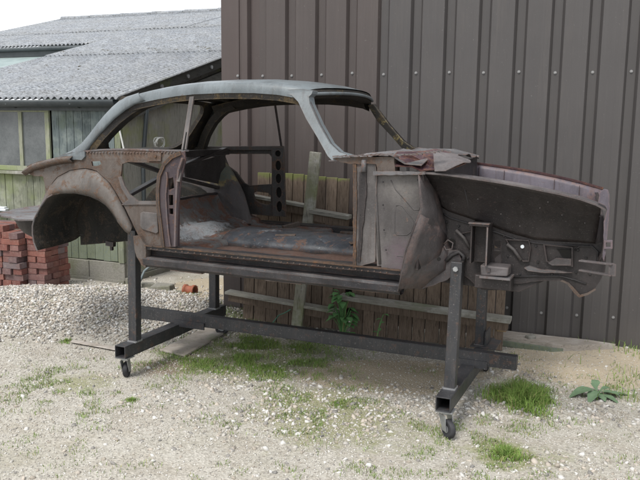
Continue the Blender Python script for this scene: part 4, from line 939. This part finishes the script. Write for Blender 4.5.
# --- near B post
bp = [(184.5, 151), (180, 152), (172, 155.5), (163.5, 163), (158, 175), (156, 190), (156.5, 205), (159, 225), (162, 247), (176.5, 247), (177, 230), (178.5, 205), (181, 180), (185.5, 160)]
holes = [[(167.5, 179), (173, 177.5), (174, 188), (168.5, 190)], [(168.5, 195), (173, 195), (173, 205), (169, 205.5)], [(169, 208.5), (173, 208.5), (173, 214.5), (169.5, 214)]]
part(sheet([bp]+holes, atn(-.012), (0, .012, 0), 4), 'door_pillar', 'plum', bevel=.002, label='plum painted door pillar with rusty edge')
part(sheet([[(166, 176), (177, 175), (176, 218), (167, 217)]], atn(.03), (0, .004, 0), 9), 'hole_shade_backing', 'holeblack')  # black sheet standing in for the shade inside the pillar holes
m = MB(); pts = [CAR.sy(x, y, -.014) for x, y in ((181, 153), (172, 157), (164.5, 164.5), (159.5, 176), (158, 190), (158.5, 205), (161, 225), (163.5, 247))]
for a, b in zip(pts, pts[1:]): m.bar(a, b, .022, .016, (0, 1, 0))
part(m, 'pillar_flange', 'rustedge', label='orange rusty flange of the door pillar')
m = MB(); pts = [CAR.sy(x, y, -.02) for x, y in ((183, 158), (179, 170), (177.5, 185), (176.5, 205), (176, 225), (175.5, 246))]
for a, b in zip(pts, pts[1:]): m.bar(a, b, .012, .02, (0, 1, 0))
part(m, 'pillar_seam', 'postrib')
m = MB(); pts = [CAR.sy(x, y, -.020) for x, y in ((166.5, 172), (167.5, 178), (166, 195), (167, 215), (168.5, 232), (170.5, 246))]
for a, b in zip(pts, pts[1:]): m.bar(a, b, .008, .010, (0, 1, 0))
part(m, 'pressed_rib', 'postrib')
# return face of the B post into the car
part(sheet([[(-.014, 0), (.025, 0), (.025, 1), (-.014, 1)]], lambda n, s: Vector((CAR.sy(176.5-(0)*.5, 247-s*70, 0).x+.0, n, .876+s*.42)), (.006, 0, 0), .2), 'pillar_return', 'plum')
# window channel up to the roof
a = near(192.5, 95); b = near(184, 150); c_ = CAR.sy(178.5, 182, -.028)
m = MB().bar(a, b, .030, .014, (0, 1, 0)).bar(b, c_, .020, .012, (0, 1, 0)); part(m, 'window_channel', 'grey', bevel=.002, label='scratched grey window channel rising to the roof')
m = MB().bar(a+Vector((.004, -.009, -.03)), b+Vector((.004, -.009, 0)), .009, .006, (0, 1, 0)); part(m, 'groove_shade_strip', 'holeblack')  # black strip laid on the channel, a groove's shade put into colour
# --- far side inner quarter
fn_ = atn(1.355)
fq = [(187, 146), (200, 146.5), (283, 146), (284, 155), (285, 216), (268, 216), (250, 214), (222, 214), (205, 190), (192, 168)]
hA = [(224, 156), (226, 154), (269, 154), (271.5, 157), (271.5, 184), (249, 185.5), (244, 183), (236, 172), (228, 166)]
hB = [(253, 193), (256, 191.5), (268, 193), (270.5, 196), (270.5, 203), (268, 205), (260, 203.5), (255, 200)]
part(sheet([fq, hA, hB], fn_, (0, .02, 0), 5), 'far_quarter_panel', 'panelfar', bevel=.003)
lad = [(271.5, 147), (283.5, 147), (286, 217), (273, 216)]
ov = []
for (cx_, cy_, hh) in ((277.8, 153.5, 3.2), (278, 165.5, 5), (278.3, 178.5, 5), (278.8, 192.5, 5.5), (279.2, 206.5, 5.5)):
    ov.append([(cx_+2.9*math.cos(a), cy_+hh*math.sin(a)) for a in np.linspace(0, 2*PI, 13)[:-1]])
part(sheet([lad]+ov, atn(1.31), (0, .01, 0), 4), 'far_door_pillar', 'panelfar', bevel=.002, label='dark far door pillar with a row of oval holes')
part(sheet([[(272, 148), (283, 148), (285.5, 216), (273.5, 215.5)]], atn(1.352), (0, .003, 0), 30), 'hole_shade_backing', 'holeblack')  # black sheet as painted shade behind the oval holes
A_, B_ = CAR.sy(275, 104, 1.21), CAR.sy(281.5, 147, 1.34); part(MB().bar(A_, B_, .012, .012, (0, 1, 0)), 'far_window_channel', 'dark')
part(MB().bar(CAR.sy(188, 148.5, 1.33), CAR.sy(283, 148, 1.34), .05, .03), 'far_belt_rail', 'panelfar', bevel=.003)
# far wheelhouse bulge inside the cabin
def whs(t, k):      # t along the car, k from the outside in
    n = (1.36, 1.30, 1.23, 1.17, 1.13, 1.11)[k]; xf = (.16, .20, .27, .32, .35, .36)[k]; x = -.30+(xf+.30)*t; h = (.47, .47, .44, .38, .28, .0)[k]
    return (x, n, .87+h*math.sqrt(max(0, 1-max(0, (t-.35)/.65)**2.0)))
part(MB().grid([[whs(i/14, k) for k in range(6)] for i in range(15)]), 'far_wheelhouse', 'wheelhouse', smooth=True, label='far wheel housing with flaked yellow patch')
# --- near A post / hinge pillar
ap = [(353, 161), (376, 161), (377, 176), (375, 262), (353.5, 268)]
part(sheet([ap], atn(.004), (0, .05, 0), 5, .2), 'hinge_pillar', 'grey', bevel=.003, label='scraped grey hinge pillar')
part(sheet([[(352.5, 164), (356, 164), (357, 200), (356, 235), (356, 268), (352.5, 268.5), (353, 230)]], atn(-.004), (0, .05, 0), 4, .25), 'hinge_pillar_edge', 'rustedge', bevel=.002)
part(sheet([[(359, 172), (366, 170), (366.5, 195), (363, 225), (360, 262), (356.8, 262), (358.5, 230), (358, 200)]], atn(-.006), (0, .012, 0), 4, .2), 'hinge_recess', 'dark', bevel=.002)
q = CAR.sy(364, 166, -.004); part(MB().tube([(q.x, q.y, q.z+.03), (q.x, q.y-.008, q.z-.03)], .014, 8), 'hinge_socket', 'crump', smooth=True)
part(sheet([[(332, 158), (352, 157), (394, 157), (395, 172), (377, 172), (376, 164), (350, 164), (340, 162)]], atn(-.006), (0, .08, 0), 4, .25), 'scuttle_side', 'brown', bevel=.003)
# footwell side panel with pressed ribs
fp = [(373, 172), (423, 173), (424, 200), (420, 222), (411, 240), (404, 262), (401, 270), (383, 271), (381, 266), (377, 266), (374, 240)]
part(sheet([fp], atn(.012), (0, .01, 0), 5, .25), 'footwell_panel', 'footwell', bevel=.002, label='bare grey footwell side panel with pressed ribs')
def rib(pts, n, r, name='pressed_rib', mat='grey', closed=False):
    mat = {'grey': 'greyp', 'dark': 'darkp'}.get(mat, mat); n = n + r*.45
    P = [CAR.sy(x, y, n) for x, y in pts]; P = P+[P[0]] if closed else P; part(MB().tube(P, r, 6), name, mat, smooth=True)
rib([(391, 180), (396, 190), (405, 200), (414, 210), (419, 210), (421, 205), (421, 185)], .012, .0035)
rib([(396, 206), (399, 205), (402, 206), (412, 218), (414, 224), (411, 232), (407, 235), (397, 235), (395, 232), (395, 212)], .012, .0035, closed=True)
rib([(375, 178), (377, 215), (380, 264)], .008, .008)
rib([(397, 256), (410, 257)], .012, .003)
part(sheet([[(373, 171.5), (424, 171.5), (425, 174.5), (373, 175.5)]], atn(-.022), (0, .05, 0), 4, .25), 'panel_shelf', 'crump', bevel=.002)
# splash panel swept out in front of the footwell
rows = []
L_ = [(418, 175), (419, 190), (420, 208), (415, 222), (410, 236), (405, 250), (401, 268), (398, 289)]
R_ = [(431, 173), (436, 190), (441, 208), (444, 222), (447, 236), (452, 250), (450, 270), (424, 289)]
for i, (l, r) in enumerate(zip(L_, R_)):
    a = CAR.sy(*l, -.02-.01*i/7); b = CAR.sy(*r, .16+.05*(i > 3)); row = []
    for s in (0, .2, .4, .6, .8, 1):
        p = a.lerp(b, s); p.y -= (.045 if i < 4 else -.03)*math.sin(PI*s)+.006*math.sin(i*1.7+s*6); row.append(p)
    rows.append(row)
part(MB().grid(rows), 'splash_panel', 'splash', smooth=True, solid=.004, label='buckled grey splash panel hanging by the footwell')
rows = []
for l, r in zip([(420, 214), (413, 233), (407, 251), (402, 270), (397, 291.5)], [(445, 224), (446, 240), (444, 255), (428, 273), (404, 290.5)]):
    a = CAR.sy(*l, -.045); b = CAR.sy(*r, .195); rows.append([a.lerp(b, s)+Vector((0, -.02*math.sin(PI*s)+.008*math.sin(s*14+l[1]), 0)) for s in (0, .25, .5, .75, 1)])
part(MB().grid(rows), 'splash_panel_flap', 'splash', smooth=True, solid=.004)
part(sheet([[(424, 262), (436, 250), (458, 250), (463, 262), (456, 272), (447, 280), (432, 286), (419, 289.5), (413, 286), (414, 276)]], atn(.19), (0, .006, 0), 4, .35), 'splash_panel_lobe', 'splash', label='torn lower lobe of the splash panel')
# --- scuttle top, crumpled
def scuttle():
    rows = []; r2 = random.Random(5)
    xs = [1.42, 1.47, 1.53, 1.60, 1.68, 1.76, 1.84, 1.92]
    for j in range(19):
        n = .0+1.38*j/18; k = 1-((n-NC)/.69)**2; row = []
        for i, x in enumerate(xs):
            cr_ = (.030 if i > 1 else .006)*(1.8 if n < .35 else .8)
            z = 1.395+.028*k+(.016 if 2 < i < 6 else 0)-.010*(i > 6)+r2.uniform(-cr_, cr_)*.6
            row.append(Vector((x+.06*k+r2.uniform(-.01, .01), n, z)))
        rows.append(row)
    part(MB().grid(rows), 'scuttle_panel', 'crump', solid=.004, label='crumpled scuttle panel with purple paint')
    m = MB(); r3 = random.Random(8); A = [(388, 160), (398, 152.5), (412, 150.5), (424, 150), (436, 150.5), (446, 152), (456, 155), (466, 160)]; B = [(393, 166), (402, 166), (412, 169), (420, 172), (430, 172), (441, 170.5), (452, 168), (466, 163)]
    rows = []
    for a, b in zip(A, B):
        p = CAR.sy(*a, .14); q_ = CAR.sy(*b, .0); rows.append([p.lerp(q_, s)+Vector((0, r3.uniform(-.028, .028) if 0 < s < 1 else 0, r3.uniform(-.008, .008))) for s in (0, .25, .5, .75, 1)])
    part(m.grid(rows), 'crumpled_scuttle_side', 'maroon', solid=.004, label='crushed maroon corner of the scuttle')
    rows = []
    for a, b in zip([(434, 150.5), (444, 152), (454, 154), (464, 158), (470, 161)], [(434, 171), (446, 170), (456, 166), (464, 163.5), (470, 163)]):
        p = CAR.sy(*a, .12); q_ = CAR.sy(*b, -.02); rows.append([p.lerp(q_, s)+Vector((0, r3.uniform(-.02, .02), r3.uniform(-.006, .006))) for s in (0, .3, .6, 1)])
    part(MB().grid(rows), 'torn_metal', 'splash', solid=.003)
    ft = MB()
    for i in range(26):
        a = (333+i*4.2, 156.5-2.0*math.sin(i/25*PI/1.6)-(4 if i > 18 else 0)*(i-18)/8); p = CAR.sy(*a, -.015); ft.bar(p, p+Vector((.028, 0, r3.uniform(-.003, .005))), .018, .007)
    part(ft, 'scuttle_flange', 'crump')
scuttle()
# firewall
part(sheet([[(.03, .86), (1.35, .86), (1.35, 1.38), (.03, 1.38)], [(.45, .86), (.93, .86), (.90, 1.02), (.69, 1.08), (.48, 1.02)]], lambda n, z: Vector((1.90, n, z)), (.012, 0, 0), .3), 'firewall', 'dark')
# --- front wings: sloping upper face, flange, inner panel
TW = [(424, 173), (440, 174), (460, 176.5), (480, 179.5), (500, 182.5), (520, 186), (540, 190), (560, 194), (580, 199), (596, 204.5), (606, 210)]
MW = [(438, 205), (448, 211), (462, 216), (480, 222), (498, 228.5), (516, 235), (534, 239.5), (552, 241), (570, 242), (588, 243), (603, 244)]
def wing():
    rows = []
    for i in range(len(TW)-1):
        for t in (0, .5):
            a = Vector(TW[i]).lerp(Vector(TW[i+1]), t); b = Vector(MW[i]).lerp(Vector(MW[i+1]), t); A = CAR.sy(a.x, a.y, .01); B = CAR.sy(b.x, b.y, .20); row = []
            for s in (0, .08, .25, .5, .75, .92, 1):
                p = A.lerp(B, s); p.y += .035*math.sin(PI*s)*(1 if s < .9 else .3)+.003*math.sin(i*2.3+s*9); p.z += .0; row.append(p)
            rows.append(row)
    part(MB().grid(rows), 'front_wing', 'dark', smooth=True, solid=.005, label='black undersealed front inner wing')
    rows = []
    for x, y in TW:
        p = CAR.sy(x, y, .01); rows.append([p+Vector((0, -.012, -.004)), p+Vector((0, -.012, .004)), p+Vector((0, .02, .012)), p+Vector((0, .022, .006))])
    part(MB().grid(rows, close=True), 'wing_flange', 'splash')
wing()
# far wing painted inside (engine-bay side), with joints
def farwing():
    A = [(467, 163), (480, 164.5), (505, 168), (530, 172), (555, 177), (580, 183), (603, 189.5)]
    up = [CAR.sy(x, y, 1.375) for x, y in A]
    rows = [[p, p+Vector((0, -.01, -.03)), p+Vector((0, -.015, -.08)), p+Vector((0, -.03, -.16)), p+Vector((0, -.12, -.24))] for p in up]
    part(MB().grid(rows), 'far_inner_wing', 'lavender', smooth=True, solid=.004, label='lavender painted inner face of the far wing')
    m = MB()
    for a, b in zip(up, up[1:]): m.bar(a+Vector((0, .01, .006)), b+Vector((0, .01, .006)), .03, .012)
    part(m, 'far_wing_edge', 'maroon', label='maroon top edge of the far wing')
    for k in (1, 2, 4, 5): p = up[k]; part(MB().box(p.x-.0015, p.x+.0015, p.y-.022, p.y-.014, p.z-.10, p.z-.015), 'wing_joint', 'plum')
farwing()
ip = [(430, 196), (438, 204), (448, 210), (462, 215), (480, 221), (498, 227.5), (516, 234), (534, 238.5), (552, 240), (570, 241), (588, 242), (604, 243), (606, 258), (605, 272), (600, 281), (594, 290), (587, 294), (578, 296.5), (574, 292), (567, 283), (561, 280.5), (545, 281), (510, 284), (508, 290), (482, 290), (466, 277), (455, 268), (440, 268), (436, 240)]
ih = [[(494, 240.5), (500.5, 241), (500.5, 263), (494.5, 262)]]
part(sheet([ip]+ih, atn(.205), (0, .012, 0), 5, .3), 'inner_wing', 'dark', bevel=.002, label='black inner wing with pressed boxes and a torn front edge')
part(mirror_mb(sheet([[(min(x, 586), y) for x, y in ip]], atn(.205), (0, .012, 0), 9)), 'inner_wing', 'dark')
def tray3(outer, depth, n, name='pressed_box', mat='dark', rim=None):
    """raised rim around a sunk pressing"""
    c = Vector((sum(p[0] for p in outer)/len(outer), sum(p[1] for p in outer)/len(outer))); innr = [tuple(c+(Vector(p)-c)*.88) for p in outer]
    part(sheet([outer, innr], atn(n), (0, depth, 0), 6), name, rim or mat, bevel=.002)
# turret box open at the top
def turret():
    x0, x1 = CAR.sy(472, 240, .14).x, CAR.sy(490, 240, .14).x; z1 = CAR.sy(480, 225, .14).z; z0 = CAR.sy(480, 263, .14).z
    m = MB().box(x0, x0+.008, .10, .20, z0, z1).box(x1-.008, x1, .07, .20, z0, z1).box(x0+.008, x1-.008, .165, .175, z0, z1).box(x0-.004, x1+.004, .075, .20, z1+.001, z1+.012)
    part(m, 'suspension_turret', 'dark', bevel=.002)
    part(MB().box(x0-.006, x1+.006, .068, .10, z1+.0125, z1+.018), 'turret_lip', 'crump'); part(MB().box(x1-.003, x1+.003, .062, .0695, z0, z1), 'turret_edge', 'crump')
turret()
tray3([(461, 233), (472, 231), (472, 247), (468, 250)], .02, .19)
tray3([(505, 239), (529, 240), (531, 248), (529, 262), (523, 262), (513, 252)], .02, .188)
tray3([(543, 244), (573, 247), (573, 267), (546, 262)], .02, .188); part(sheet([[(548, 263), (556, 258), (571, 259), (571, 265.5), (552, 265.5)]], atn(.185), (0, .02, 0), 9), 'box_ledge', 'splash'); part(sheet([[(557, 249), (571, 249.5), (571, 259), (564, 258)]], atn(.199), (0, .004, 0), 9), 'box_shade_plate', 'holeblack')  # black plate stands in for the shade of the recess
rib([(507, 244), (514, 250), (521, 260)], .185, .009, 'pressed_rib', 'grey'); rib([(456, 230), (464, 238), (470, 248)], .185, .009, 'pressed_rib', 'grey')
q = CAR.sy(522.5, 246.5, .19); part(MB().tube([(q.x, q.y, q.z), (q.x, q.y-.006, q.z)], .009, 12), 'plastic_plug', 'crump')
for o_ in [o_ for o_ in bpy.data.objects if o_.name == 'plastic_plug']: o_.data.materials[0] = M['white']
q = CAR.sy(452, 242, .19); part(MB().tube([(q.x, q.y, q.z), (q.x, q.y-.006, q.z)], .018, 12), 'grommet', 'holeblack'); q = CAR.sy(439, 259, .02); part(MB().tube([(q.x, q.y, q.z), (q.x, q.y-.006, q.z)], .010, 12), 'grommet', 'holeblack')
rib([(446, 261), (452, 255), (459, 252), (464, 256), (463, 262)], .18, .012, 'gearbox_arch', 'dark')
part(sheet([[(524, 268), (529, 266), (540, 269.5), (560, 271), (572, 273), (545, 273), (528, 271)]], atn(.185), (0, .02, 0), 4, .2), 'torn_seam', 'crump')
# engine mounting block and cross member
m = MB(); a = CAR.sy(481, 264, .10); b = CAR.sy(508, 277, .10); m.box(a.x, b.x, .085, .20, b.z, a.z, .006); part(m, 'mounting_block', 'splash', bevel=.008, label='bright scraped mounting block')
m = MB(); m.box(a.x+.035, a.x+.05, .075, .0845, b.z+.02, a.z-.015); part(m, 'block_dimple', 'tunnel')
m = MB().box(a.x+.0, b.x+.015, .07, .20, b.z-.012, b.z-.002); part(m, 'block_foot', 'crump')
cm0 = CAR.sy(480, 281, .16)
part(MB().box(cm0.x-.02, cm0.x+.16, .12, 1.26, cm0.z-.03, cm0.z+.04), 'cross_member', 'dark', bevel=.006)
lg = MB(); g0 = CAR.sy(507, 282, .2); g1_ = CAR.sy(563, 281, .2); lg.hexa([(g0.x, .215, g0.z-.05), (g0.x+.06, .215, g0.z-.05), (g0.x+.06, .30, g0.z-.05), (g0.x, .30, g0.z-.05), (g0.x, .218, g0.z+.04), (g1_.x, .218, g1_.z+.04), (g1_.x, .30, g1_.z+.04), (g0.x, .30, g0.z+.04)]); part(lg, 'chassis_leg', 'dark', both=True, bevel=.003)
part(MB().bar((1.86, .27, .80), (2.2, .27, .79), .09, .06), 'chassis_rail', 'dark', both=True, bevel=.003)
# nose: front panel, corner strip and bumper irons
def nose():
    rows = []
    for j in range(13):
        n = .03+1.32*j/12; k = 1-((n-NC)/.66)**2; x = 2.775-.10*j/12
        rows.append([(x-.02+.004*math.sin(j*2), n, 1.180+.0*k-.0*j), (x-.006, n, 1.185), (x+.0, n, 1.165), (x+.006, n, 1.08), (x, n, 1.0), (x-.012, n, .965+.012*math.sin(j*1.9))])
    part(MB().grid(rows), 'front_panel', 'dark', solid=.004, smooth=40)
    part(sheet([[(600, 192), (604, 189), (608, 190), (609.5, 195), (609.5, 212), (607, 240), (604, 262), (602.5, 258), (603.5, 240), (603.5, 222), (607, 210), (605, 206), (598, 203)]], atn(.0), (0, .012, 0), 4, .3), 'nose_corner', 'lavender', bevel=.002, label='lavender painted corner strip of the nose')
    part(sheet([[(604, 240.5), (612.5, 240.5), (612.5, 249), (604, 249)], [(606, 242.5), (610.5, 242.5), (610.5, 247), (606, 247)]], atn(-.01), (0, .02, 0), 9), 'bumper_tab', 'lavender', bevel=.001)
    def iron(p0, p1, h):
        a = CAR.sy(*p0, .03); b = CAR.sy(*p1, -.03); part(MB().bar(a, b, .03, h), 'bumper_iron', 'splash', bevel=.002)
    iron((580, 260.5), (613, 264.5), .008); iron((580, 270), (612, 275.5), .008)
    a = CAR.sy(612.5, 264, -.03); b = CAR.sy(612, 276, -.03); part(MB().bar(a, b, .03, .006, (0, 1, 0)), 'iron_end', 'splash')
    part(sheet([[(560, 281), (567, 284), (574, 293), (579, 297.5), (588, 295), (596, 290), (595, 288.5), (587, 293), (580, 295), (577, 291.5), (569, 283), (562, 280)]], atn(.195), (0, .008, 0), 4, .3), 'torn_edge', 'brown')
nose()

# ------------------------------------------------------------------ small surface detail
def dots(name, pts, rad, mat, n=6, dy=-.006):
    m = MB()
    for p in pts: m.tube([p, p+Vector((0, dy, 0))], [rad, rad*.6], n)
    part(m, name, mat, smooth=False); bpy.data.objects[[o.name for o in bpy.data.objects if o.name.startswith(name)][-1]]['kind'] = 'stuff'
rd = random.Random(3)
dots('spot_weld', [near(88+3.1*i, 152.6+rd.uniform(-.4, .4))+Vector((0, -.002, 0)) for i in range(31)], .0055, 'crump')
dots('flange_blister', [CAR.sy(145+6.2*i, 248.2+i*.63+rd.uniform(-.3, .3), -.012) for i in range(40)], .0045, 'brown')
dots('panel_stud', [CAR.sy(x, y, .0) for x, y in ((383, 182), (383, 205), (384, 230), (386, 250), (418, 180), (417, 232), (362, 180), (361, 215), (360, 250))], .005, 'darkp')
dots('wing_stud', [CAR.sy(x, y, n) for x, y, n in ((455, 207, .15), (501, 214, .10), (540, 208, .05), (562, 215, .06), (548, 202, .03), (585, 223, .07), (478, 199, .08), (520, 226, .12))], .0035, 'greyp')
dots('inner_wing_bolt', [CAR.sy(x, y, .203) for x, y in ((447, 222), (459, 226), (504, 236), (536, 246), (538, 262), (578, 250), (586, 258), (590, 274), (576, 272), (520, 274), (552, 274), (468, 258), (449, 250), (508, 256), (601, 251))], .007, 'darkp')
rib([(438, 210), (450, 218), (470, 224), (492, 231), (515, 239), (535, 243), (560, 245), (590, 246)], .2, .005, 'seam_bead', 'dark')
rib([(512, 277), (535, 276), (560, 276), (575, 280), (586, 284)], .2, .005, 'seam_bead', 'dark')
rib([(575, 250), (580, 246), (592, 246), (598, 252), (597, 262)], .2, .005, 'pressed_rib', 'dark')
rib([(462, 178.5), (466, 195), (470, 214)], .10, .003, 'seam_bead', 'dark'); 
# brake pipe stub and torn strips hanging under the inner wing
rib([(444, 244), (448, 240), (453, 243), (452, 249), (446, 250), (444, 246)], .17, .004, 'bracket_ring', 'splash')
def debris():
    sh_ = bpy.data.objects['timber_shed']; m = MB(); v, f = ico(); kz = .268
    for i in range(70):
        a = -rd.uniform(.1, 5.8) if i > 30 else -rd.uniform(.1, 2.6); row = rd.choice([2.42, 4.8, 2.42, 4.8, None]); b = (row + rd.uniform(-.03, .10)) if row else rd.uniform(.2, 6.5)
        if a < -3 and b < 3.5: continue
        sz = rd.uniform(.02, .05)*(1.0 if row else .8); z = 1.845-.045+.03+(b+.17)*kz
        vv = [(a+p[0]*sz*rd.uniform(.8, 1.6), b+p[1]*sz*rd.uniform(.7, 1.2), z+p[2]*sz*.35) for p in v]; m.add(vv, [tuple(q) for q in f])
    o = m.build('roof_moss', M['mossclump'], sh_); o['kind'] = 'stuff'
debris()
